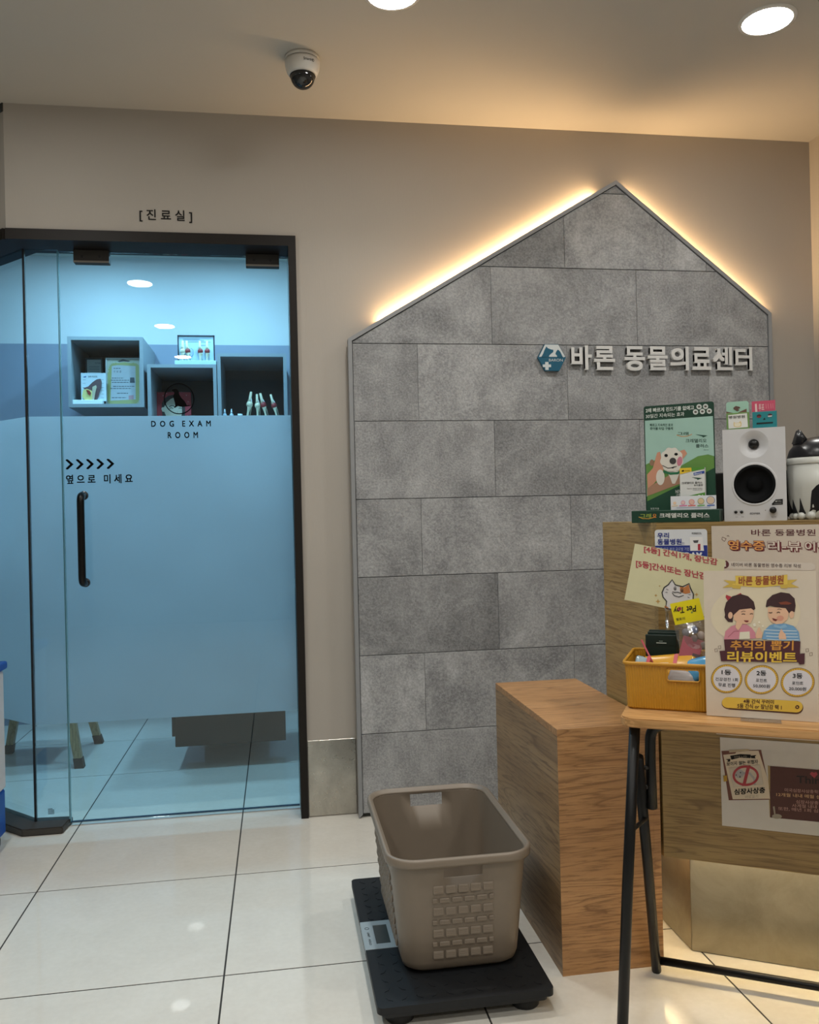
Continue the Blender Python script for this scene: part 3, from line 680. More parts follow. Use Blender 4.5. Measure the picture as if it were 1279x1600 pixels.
def knee(parent, x, y, z0, s, lean=0.0, red=True, white=False):
    """upper bone, joint and lower bone of a knee model"""
    def P(dx, dz): return (x+dx*s+lean*dz*s, y, z0+dz*s)
    tube('lower_bone', [P(.0, 0), P(.0, .025), P(.001, .045), P(.002, .056)], [.006*s, .0055*s, .009*s, .013*s], bone, parent, 10)
    tube('thin_bone', [P(.012, 0), P(.013, .03), P(.012, .05)], [.002*s, .002*s, .003*s], boneg, parent, 8)
    tube('joint', [P(.0, .054), P(.001, .062), P(.001, .072), P(.0, .08)], [.013*s, .0165*s, .0155*s, .011*s], redm if red else bone, parent, 12)
    tube('knee_cap', [P(.004, .068), P(.004, .080), P(.003, .098)], [.005*s, .009*s, .004*s], whitem if white else bone, parent, 10)
    tube('upper_bone', [P(.0, .076), P(-.001, .095), P(-.001, .13)], [.0125*s, .0075*s, .0065*s], bone, parent, 10)
for x, rd, ln in ((.024, False, .05), (.056, True, -.06), (.118, True, .0), (.153, True, .03)): knee(t, x, -.012, .022, .86, ln, rd)
tube('blue_loop', [(.070, -.012, .045), (.082, -.012, .06), (.08, -.012, .085), (.070, -.012, .095)], .0014, mat('#3d63a8', .5), t, 6)
# red portrait canvas
t = thing('portrait_canvas', 'red canvas with a drawn woman\'s face and black hair inside a cube shelf', 'picture', (-.652, 4.80, 1.603), rot=(-math.radians(4), 0, 0))
box('canvas', (0, 0, 0), (.196, .018, .236), mat('#a8303f', .6), t, .002)
pr = Print(t, [(125, 1065), (735, 1065), (750, 1790), (125, 1790)], .196, .236, -.0002)
pr.poly('hair_print', [(245,1330),(250,1250),(290,1180),(350,1130),(440,1110),(520,1130),(600,1200),(640,1330),(635,1560),(600,1700),(330,1700),(260,1520)], 1, flat('#26272a'))
pr.poly('ear_print', [(290,1320),(250,1325),(240,1350),(255,1395),(290,1400)], 2, flat('#d3cdb9'))
pr.poly('face_print', [(290,1400),(285,1320),(330,1240),(400,1180),(450,1160),(490,1180),(510,1240),(580,1280),(590,1400),(570,1500),(500,1570),(400,1570),(330,1500)], 2, flat('#d3cdb9'))
pr.line('brow_print', [(370, 1315), (410, 1295), (460, 1300)], 14, 3, flat('#26272a')); pr.line('eye_print', [(375, 1345), (405, 1330), (440, 1345)], 12, 3, flat('#26272a'))
pr.line('eye_print', [(530, 1345), (555, 1335), (580, 1345)], 12, 3, flat('#26272a')); pr.ell('mouth_print', 475, 1483, 48, 14, 3, flat('#8c2c3c')); pr.line('nose_print', [(505, 1390), (515, 1412), (500, 1420)], 6, 3, flat('#8d8877'))
for x, y in ((160, 1230), (270, 1125), (330, 1090), (660, 1120), (690, 1230), (210, 1470), (680, 1470), (700, 1380)): pr.ell('dot_print', x, y, 7, 9, 1, flat('#d9a9ae'), n=8)
# small glass cup
t = thing('glass_cup', 'small clear glass cup beside the red portrait', 'cup', (-.44, 4.70, 1.603))
lathe('bowl', [(.012, 0), (.013, .045), (.02, .06), (.021, .092), (.019, .092), (.018, .062), (.011, .05), (.0, .048)], plastic_film('cup_glass', (.9, .95, .96), .25), t, 20)
lathe('foot', [(.018, 0), (.018, .003), (0, .003)], mat('#c8d6da', .3), t, 20)
# loose bone models in the right cube
BZ = 1.664
kt = thing('model_plinth', 'pale board under the loose bone models', 'board', (-.19, 4.61, BZ)); box('board', (0, 0, 0), (.235, .09, .014), mat('#c3d2d8', .4), kt, .002)
labs = ['bone model with a plain white knee cap, first beside the small bottles', 'broad bone model with a white knee cap and no red joint', 'bone model with a white knee cap above a red joint', 'bent bone model with a large red joint beside the shelf edge']
for i, (x, ln, rd, wht, sc_) in enumerate(((-.147, .18, False, True, 1.06), (-.092, .0, False, True, .96), (-.046, -.22, True, True, 1.0), (.012, -.25, True, True, .95))):
    t = thing('bone_model', labs[i], 'anatomical model', (x, 4.655, BZ+.014), 0, 'bone models in the shelf'); knee(t, 0, 0, 0, sc_, ln, rd, wht)
for i, x in enumerate((-.264, -.229)):
    t = thing('dropper_bottle', 'tiny clear dropper bottle with a pointed cap beside the bone models', 'bottle', (x, 4.63, BZ), 0, 'dropper bottles')
    lathe('body', [(.0095, 0), (.0105, .004), (.0105, .026), (.006, .032), (0, .032)], mat('#a9c0cc', .2), t, 16); lathe('cap', [(.0055, .032), (.0048, .040), (.002, .056), (0, .056)], mat('#cfdde4', .35), t, 16)
t = thing('ointment_tube', 'tiny white ointment tube lying by the bottles', 'tube', (-.305+.02, 4.63, BZ+.007))
tube('body', [(-.012, -.01, 0), (.004, -.01, 0), (.016, -.01, 0)], [.007, .0065, .006], mat('#d7e2e6', .35), t); tube('cap', [(.016, -.01, 0), (.024, -.01, 0)], .004, mat('#b8c7ce', .35), t)
t = thing('plastic_vial', 'short white vial lying before the first bone model', 'vial', (-.186, 4.64, BZ+.022)); tube('body', [(-.010, -.015, 0), (.010, -.015, 0)], .0075, mat('#dce9ee', .35), t); tube('cap', [(.010, -.015, 0), (.015, -.015, 0)], .006, mat('#b9ccd4', .35), t)
# wooden stool and exam table seen under the frosted band
t = thing('wooden_stool', 'stool with pale wooden splayed legs and dark rubber feet behind the glass', 'stool', (-1.12, 4.28, 0))
lw = wood('pale_stool_wood', '#7d6c4c', '#a08d68', '#b5a27c', (14, 14, 2))
cs = []
for dx, dy in ((.195, -.175), (.195, .255), (-.215, .165), (-.215, -.175)):
    a = Vector((dx, dy, 0)); b_ = Vector((dx*.55, dy*.55, .44)); d = b_-a
    bm = BM(); p0 = a+d*.09
    def fr4(c, r): return [bm.verts.new((c.x+sx*r, c.y+sy*r, c.z)) for sx, sy in ((-1,-1),(1,-1),(1,1),(-1,1))]
    R0, R1 = fr4(p0, .017), fr4(b_, .022); bm.faces.new(R0); bm.faces.new(R1)
    for i in range(4): bm.faces.new((R0[i], R0[(i+1) % 4], R1[(i+1) % 4], R1[i]))
    lg_ = obj('leg', bm, lw, t)
    bm = BM(); R0, R1 = fr4(a, .0205), fr4(p0+d*.012, .0195); bm.faces.new(R0); bm.faces.new(R1)
    for i in range(4): bm.faces.new((R0[i], R0[(i+1) % 4], R1[(i+1) % 4], R1[i]))
    obj('rubber_foot', bm, mat('#2d2a28', .7), lg_)
obj('seat', add_prism(BM(), [(x, y+.03) for x, y in rrect(.19, .19, .08)], .44, .475, 'xy'), mat('#4a4844', .6), t)
t = thing('exam_table', 'exam table with a dark grey box body behind the frosted glass', 'table', (-.228, 4.22, 0))
dk = mat('#2b2b29', .6, spec=.2)
box('body', (-.250, -.27, .105), (.245, .22, .78), dk, t, .003); box('plinth', (-.16, .165, 0), (.16, .215, .105), mat('#2e2e2d', .6), t)
box('side_lip', (-.264, -.265, .152), (-.250, .22, .78), dk, t, .002)
box('table_top', (-.33, -.29, .78), (.33, .27, .81), mat('#b5bcc0', .3, .6), t, .006)

# ------------------------------------------------------------------ white and blue bin at the glass corner
t = thing('wheeled_bin', 'white bin with a blue base on small castors beside the glass corner', 'bin', (-1.115, 3.05, 0))
box('body', (-.17, -.11, .205), (.153, .12, .62), mat('#d5d5d8', .4), t, .012, 3); box('base', (-.165, -.105, .05), (.150, .115, .204), mat('#1550a8', .45), t, .008, 3)
box('handle_tab', (.085, -.112, .10), (.144, -.106, .135), mat('#c9ccd0', .4), t, .002)
box('lid', (-.18, -.12, .622), (.163, .13, .65), mat('#1550a8', .45), t, .008, 3)
for x in (-.12, .126):
    for y in (-.07, .08):
        w2 = obj('castor', add_lathe(BM(), [(.0, -.009), (.022, -.009), (.025, -.005), (.025, .005), (.022, .009), (0, .009)], 20, Matrix.Translation((x, y, .025)) @ Matrix.Rotation(PI/2, 4, 'Y')), mat('#4b4a4a', .5), t, True)
        box('fork', (x-.012, y-.012, .042), (x+.012, y+.012, .052), mat('#888888', .4), w2)

# ------------------------------------------------------------------ floor scale
SX0, SX1, SY0, SY1, SZ = .192, .594, 1.842, 2.512, .056
t = thing('floor_scale', 'black platform floor scale with a grey display panel on four round feet', 'scale', ((SX0+SX1)/2, (SY0+SY1)/2, 0))
hx, hy = (SX1-SX0)/2, (SY1-SY0)/2
dkp = mat('#16181b', .55, spec=.35)
bm = add_prism(BM(), rrect(hx, hy, .014, 5), .040, SZ, 'xy'); bmesh.ops.recalc_face_normals(bm, faces=bm.faces)
pl_ = obj('platform', bm, dkp, t)
obj('under_frame', add_prism(BM(), rrect(hx-.012, hy-.012, .012, 4), .026, .040, 'xy'), mat('#1d1f22', .6), t)
bm = BM(); add_prism(bm, [(-.010, 0), (0, -.0035), (.010, 0), (0, .0035)], 0, .0011, 'xy'); bmesh.ops.recalc_face_normals(bm, faces=bm.faces)
rid = bpy.data.meshes.new('grip_rib'); bm.to_mesh(rid); bm.free(); rid.materials.append(dkp)
STY0, STY1 = 2.096-(SY0+SY1)/2, 2.241-(SY0+SY1)/2
k = 0
for i in range(11):
    for j in range(17):
        x = -hx+.03+i*(2*hx-.06)/10; y = -hy+.03+j*(2*hy-.06)/16
        if STY0-.012 < y < STY1+.012 and x < -hx+.16: continue
        o = bpy.data.objects.new('grip_rib', rid); COL.objects.link(o); o.parent = pl_; o.location = (x, y, SZ-.0001); o.rotation_euler = (0, 0, PI/4 if (i+j) % 2 else -PI/4)
dp = obj('display_panel', add_box(BM(), (-hx-.0005, STY0, SZ-.010), (-hx+.148, STY1, SZ+.0012), .0015), mat('#98a5ab', .4), t)
box('screen', (-hx+.030, STY0+.024, SZ+.0012), (-hx+.066, STY1-.026, SZ+.0018), mat('#3d4648', .25), dp)
def top_text(name, s, x0, y0, wx, hy_, parent, m):             # lettering read from the scale's left side
    V, Fc = text_mesh(s, .01); a = V.min(0); b_ = V.max(0); n = (V-a)/np.maximum(b_-a, 1e-9)
    me = bpy.data.meshes.new(name); me.from_pydata([(x0+wx*q[1], y0-hy_*q[0], SZ+.0016) for q in n], [], Fc); me.update()
    return mobj(name, me, m, parent)
dkt = mat('#3a4248', .5)
top_text('button_print', 'UNIT', -hx+.012, STY0+.085, .006, .026, dp, dkt); top_text('button_print', 'HOLD', -hx+.012, STY0+.050, .006, .03, dp, dkt)
rg = BM(); add_lathe(rg, [(.006, 0), (.006, .0005), (.0045, .0005), (.0045, 0)], 20, Matrix.Translation((-hx+.014, STY0+.106, SZ+.0012)), cap0=False, cap1=False); obj('button_ring', rg, dkt, dp)
for x in (-1, 1):
    for y in (-1, 1):
        lathe('foot', [(0, 0), (.030, 0), (.033, .004), (.033, .018), (.028, .026), (0, .026)], mat('#0d0d0e', .5), t, 28, Matrix.Translation((x*(hx-.055), y*(hy-.055), 0)))

# ------------------------------------------------------------------ laundry basket on the scale
bx = mat('#7b6f61', .42)
t = thing('laundry_basket', 'empty taupe plastic laundry basket with woven panels standing on the black scale', 'basket', (.408, 2.178, SZ+.001))
HWT, HDT, HWB, HDB, BH = .164, .252, .140, .222, .272
hole = .047/(HWT-.06)
sxs = [-1, -.75, -hole, -.2, .2, hole, .75, 1]; sys_ = [-1, -.6, -.2, .2, .6, 1]
levels = [(0.0, -.022), (.003, -.012), (.012, -.003), (.028, 0), (.09, 0), (.16, 0), (.232, 0), (.266, 0), (BH, 0)]
def basket_ring(z, off):
    f = z/BH; hw = HWB+(HWT-HWB)*f+off; hd = HDB+(HDT-HDB)*f+off; r = (.045+.015*f)
    return [(x, y, z) for x, y in rrect(hw, hd, r, 7, sxs, sys_)]
bm = BM(); rings = [[bm.verts.new(c) for c in basket_ring(z, o)] for z, o in levels]; N = len(rings[0])
bm.faces.new(rings[0][::-1])
nx = len(sxs); front = range(2, 5); o_back = nx+6+len(sys_)+6; back = range(o_back+2, o_back+5)
for li in range(len(rings)-1):
    for i in range(N):
        if levels[li][0] == .232 and (i in front or i in back): continue
        bm.faces.new((rings[li][i], rings[li][(i+1) % N], rings[li+1][(i+1) % N], rings[li+1][i]))
sh = obj('body', bm, bx, t, False)
for p in sh.data.polygons: p.use_smooth = True
sm = sh.modifiers.new('thickness', 'SOLIDIFY'); sm.thickness = .003; sm.offset = -1
prof = [(-.003, BH-.004), (.004, BH-.004), (.0075, BH-.010), (.0115, BH-.010), (.0125, BH-.004), (.0125, BH+.007), (.009, BH+.011), (.004, BH+.011), (.002, BH+.005), (-.002, BH+.004), (-.004, BH)]
bm = BM(); rr2 = [[bm.verts.new((x, y, z)) for x, y in rrect(HWT+o, HDT+o, .06+o, 8, [-1, -.5, 0, .5, 1], [-1, -.5, 0, .5, 1])] for o, z in prof]
for a, b_ in zip(rr2, rr2[1:]+rr2[:1]):
    for i in range(len(a)): bm.faces.new((a[i], a[(i+1) % len(a)], b_[(i+1) % len(a)], b_[i]))
obj('rim', bm, bx, t, True)
def block_mesh(w, h, nm):
    b = BM(); add_box(b, (-w/2, -.0036, -h/2), (w/2, .001, h/2), .0024, 2)
    for q in range(3): add_box(b, (-w/2+.003, -.0042, -h/2+h*(.25+.22*q)), (w/2-.003, -.0030, -h/2+h*(.25+.22*q)+.0014))
    bmesh.ops.recalc_face_normals(b, faces=b.faces); me = bpy.data.meshes.new(nm); b.to_mesh(me); b.free(); me.materials.append(bx); return me
big = block_mesh(.0235, .019, 'weave_block'); sml = block_mesh(.0235, .0125, 'weave_block')
def weave(face, half, cols):
    pitch = 2*half/cols; z = .205; row = 0
    slope = (HDT-HDB)/BH if face in ('front', 'back') else (HWT-HWB)/BH
    while z > .02:
        bigrow = row % 2 == 0
        xs = [-half+pitch*(k+.5) for k in range(cols)] if bigrow else [-half+pitch*k for k in range(cols+1)]
        for x in xs:
            xx = max(-half+.0065, min(half-.0065, x)); o = bpy.data.objects.new('weave_block', big if bigrow else sml); COL.objects.link(o); o.parent = t; o.scale.x = .5 if abs(abs(x)-half) < 1e-6 else 1.08
            d = (HDB if face in ('front', 'back') else HWB)+slope*z+.0004; an = math.atan(slope)
            if face == 'front': o.location = (xx, -d, z); o.rotation_euler = (-an, 0, 0)
            elif face == 'left': o.location = (-d, xx, z); o.rotation_euler = (Matrix.Rotation(-PI/2, 4, 'Z') @ Matrix.Rotation(-an, 4, 'X')).to_euler()
            else: o.location = (d, xx, z); o.rotation_euler = (Matrix.Rotation(PI/2, 4, 'Z') @ Matrix.Rotation(-an, 4, 'X')).to_euler()
        z -= .0265 if bigrow else .0265; row += 1
    return row
weave('front', .074, 5); weave('left', .155, 10); weave('right', .155, 10)

# ------------------------------------------------------------------ wooden block beside the counter
t = thing('wooden_block', 'tall oak laminate box standing between the scale and the counter', 'box', (.793, 2.28, 0))
a_, b2 = (.661-.793, 1.985-2.28), (.922-.793, 2.573-2.28)
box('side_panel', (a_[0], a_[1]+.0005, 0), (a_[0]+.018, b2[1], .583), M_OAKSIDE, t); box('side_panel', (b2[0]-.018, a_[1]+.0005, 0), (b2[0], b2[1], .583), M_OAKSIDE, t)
box('front_panel', (a_[0]+.018, a_[1], 0), (b2[0]-.018, a_[1]+.018, .583), M_OAK, t); box('back_panel', (a_[0]+.018, b2[1]-.018, 0), (b2[0]-.018, b2[1], .583), M_OAK, t)
box('front_edge', (a_[0], a_[1]-.0005, 0), (a_[0]+.018, a_[1]+.0005, .583), M_OAK, t); box('front_edge', (b2[0]-.018, a_[1]-.0005, 0), (b2[0], a_[1]+.0005, .583), M_OAK, t)
box('top_panel', (a_[0], a_[1], .583), (b2[0], b2[1], .601), M_OAK, t, .0006, 1)

# ------------------------------------------------------------------ reception counter (frame: u along the front, v towards the back)
ANG = math.radians(-30.5); OX, OY = .930, 1.985
UX, UY = math.cos(ANG), math.sin(ANG); VX, VY = -UY, UX
def cf(u, v, z=0): return (OX+u*UX+v*VX, OY+u*UY+v*VY, z)
CT = 1.098; CBZ = .269
cnt = thing('reception_counter', 'angled oak reception counter floating above a steel plinth', 'counter', (OX, OY, 0), ANG)
# the left end of the counter runs straight back to the wall, not square to the front
lx, ly = (0*UX+1*UY), (0*VX+1*VY)                     # world +y in counter axes
L = .351; ULEN = 1.12
plan = [(0, 0), (ULEN, 0), (ULEN, L*ly), (L*lx, L*ly)]
bm = BM(); add_prism(bm, [(.0, 0), (ULEN, 0), (ULEN, .018), (.018*lx/ly, .018)], CBZ, CT-.0, 'xy'); obj('front_panel', bm, M_OAKDARK, cnt)
bm = BM(); add_prism(bm, [(.018*lx/ly, .018), (.018*lx/ly+.018, .018), (L*lx+.018, L*ly), (L*lx, L*ly)], CBZ, CT, 'xy'); obj('end_panel', bm, M_OAKDARKSIDE, cnt)
bm = BM(); add_prism(bm, [(.018*lx/ly+.018, .018), (ULEN, .018), (ULEN, L*ly), (L*lx+.018, L*ly)], CT-.02, CT, 'xy'); obj('top_board', bm, M_OAKDARK, cnt)
bm = BM(); add_prism(bm, [(.018*lx/ly+.018, .018), (ULEN, .018), (ULEN, L*ly), (L*lx+.018, L*ly)], CBZ+.015, CBZ+.03, 'xy'); obj('bottom_board', bm, mat('#d9d4c8', .6), cnt)
KU, KV = .057, .092                                    # plinth corner
def kp(u, v): return (u, v)
pb = (L-.12)
bm = BM(); add_prism(bm, [(KU, KV), (ULEN, KV), (ULEN, L*ly), (KU+pb*lx, KV+pb*ly)], 0, CBZ+.015, 'xy'); obj('plinth', bm, mat('#47443f', .6), cnt)
k0 = (KU, KV-.003)
obj('plinth_sheet', add_prism(BM(), [(KU-.002, KV-.003), (ULEN, KV-.003), (ULEN, KV), (KU, KV)], .002, CBZ+.015, 'xy'), M_STEELDARK, cnt)
obj('plinth_sheet', add_prism(BM(), [(KU-.003, KV-.002), (KU, KV), (KU+pb*lx, KV+pb*ly), (KU+pb*lx-.003, KV+pb*ly)], .002, CBZ+.015, 'xy'), M_STEELDARK, cnt)
M_KICK = emit('warm_kick_led', KICK_COLOUR, KICK_STRENGTH)
obj('light_strip', add_box(BM(), (.035, .045, CBZ+.006), (ULEN, .057, CBZ+.0145)), M_KICK, cnt)
e0 = Vector((.062, .05)); ed = Vector((lx, ly))
P = [e0+ed*.03-Vector((.024, 0)), e0+ed*.26-Vector((.024, 0)), e0+ed*.26-Vector((.012, 0)), e0+ed*.03-Vector((.012, 0))]
obj('light_strip', add_prism(BM(), [tuple(q) for q in P], CBZ+.006, CBZ+.0145, 'xy'), M_KICK, cnt)

# ------------------------------------------------------------------ sheets on the counter front
RED, MAROON, CREAM, GOLD = flat('#a5333c'), flat('#5c2a31'), flat('#cdbfae'), flat('#d9b64a')
t = thing('service_sticker', 'white and blue rounded sticker on the counter, partly behind the prize paper', 'sticker', cf(-.004, -.0002, .958), ANG)
obj('sheet', add_prism(BM(), [(x+.0615, z+.0615) for x, z in rrect(.0615, .0615, .007)], -.0012, 0), mat('#d9dde2', .4), t)
pr = Print(t, [(252, 55), (578, 55), (578, 381), (252, 381)], .123, .123, -.0013)
NAVY = flat('#1c2f86')
pr.poly('blue_field', [(253, 160), (577, 160), (577, 368), (565, 380), (265, 380), (253, 368)], 1, NAVY)
pr.text('lettering', '우리', 268, 75, 342, 112, 2, NAVY, .03); pr.text('lettering', '동물병원', 268, 116, 420, 155, 2, NAVY, .03); pr.text('lettering', '는', 423, 137, 438, 152, 2, NAVY)
pr.text('lettering', 'KORBOOL', 485, 76, 545, 88, 2, M_INK, .01); pr.text('lettering', '동물 의료 분야 글로벌 기업', 268, 172, 465, 194, 2, flat('#aab4d6'))
pr.poly('machine_print', [(470, 105), (550, 105), (556, 195), (472, 195)], 2.5, flat('#e6e6e6')); pr.poly('machine_screen', [(490, 128), (525, 126), (520, 143), (497, 144)], 3.2, flat('#4a4a4e')); pr.poly('machine_label', [(519, 152), (535, 150), (535, 192), (519, 192)], 3.2, flat('#a8253a'))
pr.text('lettering', 'RAY', 440, 205, 545, 262, 2, flat('#d9dde2'), .05)
t = thing('review_poster', 'large cream review event poster stuck on the counter front behind the standing poster', 'poster', cf(.129, -.0004, .583), ANG)
box('sheet', (0, -.0012, 0), (.364, 0, .505), mat('#cdc2b4', .55), t)
pr = Print(t, [(607, 45), (1558, 12), (1558, 1370), (607, 1337)], .364, .505, -.0013)
pr.text('lettering', '바론 동물병원', 832, 58, 1192, 98, 1, MAROON, .012, slope=-.02)
def title(p, s, x0, y0, x1, y1, fc, slope=0):
    p.text('lettering_shadow', s, x0+5, y0+6, x1+8, y1+8, 1, flat('#6a2430'), .075, slope=slope); p.text('lettering_outline', s, x0-2, y0-2, x1+2, y1+2, 2, flat('#7a2e36'), .06, slope=slope); p.text('lettering', s, x0, y0, x1, y1, 3, fc, .022, slope=slope)
title(pr, '영수증', 700, 130, 905, 190, flat('#e0a05c')); title(pr, '리-뷰', 922, 130, 1110, 190, flat('#d9cfc2')); title(pr, '이벤트', 1130, 130, 1335, 190, flat('#d9cfc2'))
pr.line('sparkle', [(668, 112), (690, 122), (680, 138), (665, 128)], 3, 1, MAROON, closed=True); pr.line('sparkle', [(693, 105), (704, 102), (706, 110)], 2, 1, MAROON)
pr.poly('caption_bar', [(650, 262), (1165, 262), (1185, 275), (1185, 298), (1165, 308), (650, 308)], 1, flat('#d3cbc0')); pr.ell('number_disc', 677, 281, 25, 25, 2, MAROON); pr.text('number', '1', 670, 266, 685, 296, 3, flat('#d3cbc0'), .03)
pr.text('lettering', '네이버 바론 동물병원 영수증 리뷰 작성', 716, 270, 1105, 294, 2, flat('#4b3234'), .006)
pr.text('lettering', '블로그 리뷰', 1226, 318, 1400, 342, 1, RED, .03)
pr.poly('picture_print', [(1235, 440), (1500, 430), (1500, 590), (1240, 590)], 1, flat('#bfc7cf')); pr.ell('picture_hair', 1265, 470, 32, 30, 2, flat('#2b2325')); pr.ell('picture_face', 1272, 490, 24, 24, 3, flat('#d9b9a2')); pr.poly('picture_shirt', [(1245, 560), (1255, 520), (1300, 512), (1330, 560)], 2, flat('#a83f55')); pr.poly('picture_stripe', [(1247, 575), (1260, 540), (1330, 535), (1330, 575)], 2.5, flat('#7f9fc6'))
t = thing('health_notice', 'large white sheet with two printed health cards low on the counter front', 'poster', cf(.137, -.0004, .362), ANG)
box('sheet', (0, -.0012, 0), (.42, 0, .214), mat('#c9c7c2', .6), t)
Q = [(165, 155), (1279, 225), (1279, 1235), (205, 1137)]
uw = .349-.137
pr = Print(t, Q, uw, .214, -.0013)
pr.poly('card', [(185, 312), (640, 296), (760, 850), (275, 862)], 1, flat('#6b4034')); pr.poly('card_sheet', [(205, 355), (345, 340), (360, 310), (610, 305), (720, 640), (740, 840), (320, 850)], 2, flat('#d2c6b2')); pr.poly('card_top', [(270, 300), (500, 290), (500, 310), (275, 330)], 2, flat('#b6a88e'))
pr.poly('ribbon', [(285, 365), (400, 345), (520, 350), (520, 390), (400, 385), (300, 410)], 3, M_INK); pr.poly('ribbon_tail', [(235, 405), (290, 400), (285, 430), (250, 435), (262, 418)], 3, M_INK); pr.poly('ribbon_tail', [(520, 362), (585, 355), (568, 375), (578, 392), (525, 390)], 3, M_INK)
pr.text('lettering', '심장을 노리는', 330, 362, 480, 385, 4, flat('#a89d8c'), slope=-.05)
pr.text('lettering', '보이지 않는 위협자', 245, 420, 605, 465, 3, M_INK, .02, slope=-.09)
pr.poly('picture_box', [(268, 500), (628, 460), (665, 682), (325, 718)], 3, flat('#b7ad9e')); pr.poly('picture_field', [(272, 504), (625, 464), (661, 679), (328, 714)], 3.6, flat('#c7bfb0'))
pr.ell('worm_print', 390, 565, 55, 50, 4.2, flat('#a9a9ad')); pr.ell('worm_eye', 357, 580, 6, 8, 5, M_INK, n=10); pr.ell('worm_eye', 405, 553, 6, 8, 5, M_INK, n=10); pr.ell('worm_mouth', 400, 600, 6, 10, 5, M_INK, n=10)
pr.line('worm_tail', [(440, 560), (510, 560), (560, 620), (570, 690)], 26, 4.2, flat('#a9a9ad'))
pr.ring('ban_ring', 465, 587, 150, 115, 26, 5, flat('#a83a44')); pr.poly('ban_bar', [(480, 475), (520, 470), (460, 700), (425, 702)], 5.5, flat('#a83a44'))
pr.text('lettering', '심장사상충', 335, 722, 685, 790, 3, M_INK, .035, slope=-.07); pr.text('lettering', '바로알기', 460, 800, 605, 835, 3, flat('#9c9484'), slope=-.08); pr.poly('tab_print', [(210, 592), (250, 586), (256, 650), (216, 656)], 3, flat('#b8922c'))
pr.poly('leaflet_edge', [(715, 472), (745, 478), (752, 1040), (735, 1038)], 1, flat('#a58f62'))
pr.poly('leaflet', [(743, 478), (1500, 530), (1520, 1105), (740, 1043)], 2, flat('#4e2a25'))
pr.text('lettering', 'Think!', 1040, 590, 1420, 672, 3, flat('#1e1312'), .02, slope=.05)
pr.poly('heart_print', [(1190, 560), (1212, 538), (1240, 548), (1265, 538), (1280, 565), (1240, 608)], 3, flat('#a8434f'))
for y, x0, s, c in ((757, 905, '미국심장사상충학회는 반려견의', '#b08a80'), (812, 810, '12개월 내내 매월 심장사상충 예방', '#cfa77c'), (878, 1030, '심장사상충 진단과', '#b08a80'), (922, 985, '사계절 내내 활동하는', '#b08a80'), (965, 830, '또한, 매년 1회 심장사상충 검사', '#b08a80')):
    pr.text('lettering', s, x0, y-20, 2480-x0, y+20, 3, flat(c), .012, slope=.05)
pr.ell('corner_print', 815, 1030, 55, 26, 3, flat('#9a9283')); pr.poly('corner_print', [(770, 925), (790, 920), (800, 1000), (785, 1010)], 3, flat('#9a9283'))

# ------------------------------------------------------------------ things standing on the counter
# medicine display
t = thing('medicine_display', 'dark green cardboard medicine display with a white dog picture', 'display', cf(-.063, .030, CT), ANG-math.radians(5))
DG = mat('#0f3b2b', .45)
box('tray', (0, 0, 0), (.212, .075, .031), DG, t, .0015)
pr = Print(t, [(48, 1365), (1040, 1355), (1045, 1500), (50, 1520)], .212, .031, -.0002)
pr.text('lettering', '크레델리오 플러스', 388, 1396, 940, 1455, 1, flat('#d5d8d4'), .03); pr.text('lettering', '그래', 155, 1402, 290, 1455, 1, flat('#9bb04a'), .012); pr.text('lettering', '요', 308, 1405, 355, 1452, 1, flat('#d58434'), .02); pr.line('swoosh', [(140, 1442), (190, 1463), (260, 1464), (340, 1445)], 7, 1, flat('#d9a441')); pr.text('lettering', 'elanco', 888, 1462, 945, 1472, 1, flat('#7d9a8a'))
bp = obj('back_board', add_prism(BM(), [(x+.113, z+.164) for x, z in rrect(.086, .136, .006)], .050, .054), DG, t); 
pr = Print(t, [(148, 215), (943, 160), (965, 1350), (170, 1365)], .172, .272, .0498, .027, .028+.0)
pr.poly('picture_sky', [(162, 370), (932, 322), (945, 760), (870, 740), (780, 900), (560, 1060), (178, 1200)], 1, flat('#9cc0b4'))
pr.poly('picture_hill', [(172, 850), (300, 790), (560, 870), (760, 760), (870, 742), (943, 760), (945, 890), (560, 1080), (185, 1252)], 2, flat('#5f8b3f'))
pr.poly('picture_band', [(945, 888), (948, 960), (960, 1340), (185, 1352), (182, 1252), (560, 1075)], 3, flat('#12442f'))
pr.poly('hand_print', [(185, 960), (250, 890), (300, 720), (335, 710), (345, 780), (380, 880), (350, 960), (260, 1060), (190, 1110)], 4, flat('#c98f74'))
pr.poly('hand_print', [(560, 700), (610, 688), (640, 730), (590, 790), (560, 800)], 4, flat('#c98f74'))
pr.poly('arm_print', [(185, 1110), (300, 1040), (560, 900), (580, 1030), (560, 1060), (185, 1195)], 3.6, flat('#a87f66'))
fl_ = flat('#d8d3c8')
head = []
for kq in range(40):
    a = 2*PI*kq/40; rr_ = 1+.05*math.sin(a*9); head.append((465+128*rr_*math.cos(a), 800+135*rr_*math.sin(a)))
pr.poly('dog_head', head, 5, fl_); pr.ell('dog_ear', 240, 830, 25, 35, 4.5, flat('#8f6f57')); pr.ell('dog_leg', 335, 990, 48, 85, 5, fl_); pr.poly('dog_chest', [(400, 920), (560, 920), (530, 1000), (500, 1060), (470, 1060), (440, 980)], 5, fl_)
pr.line('dog_collar', [(370, 925), (450, 950), (530, 945), (585, 915)], 26, 6, flat('#1f6a46'))
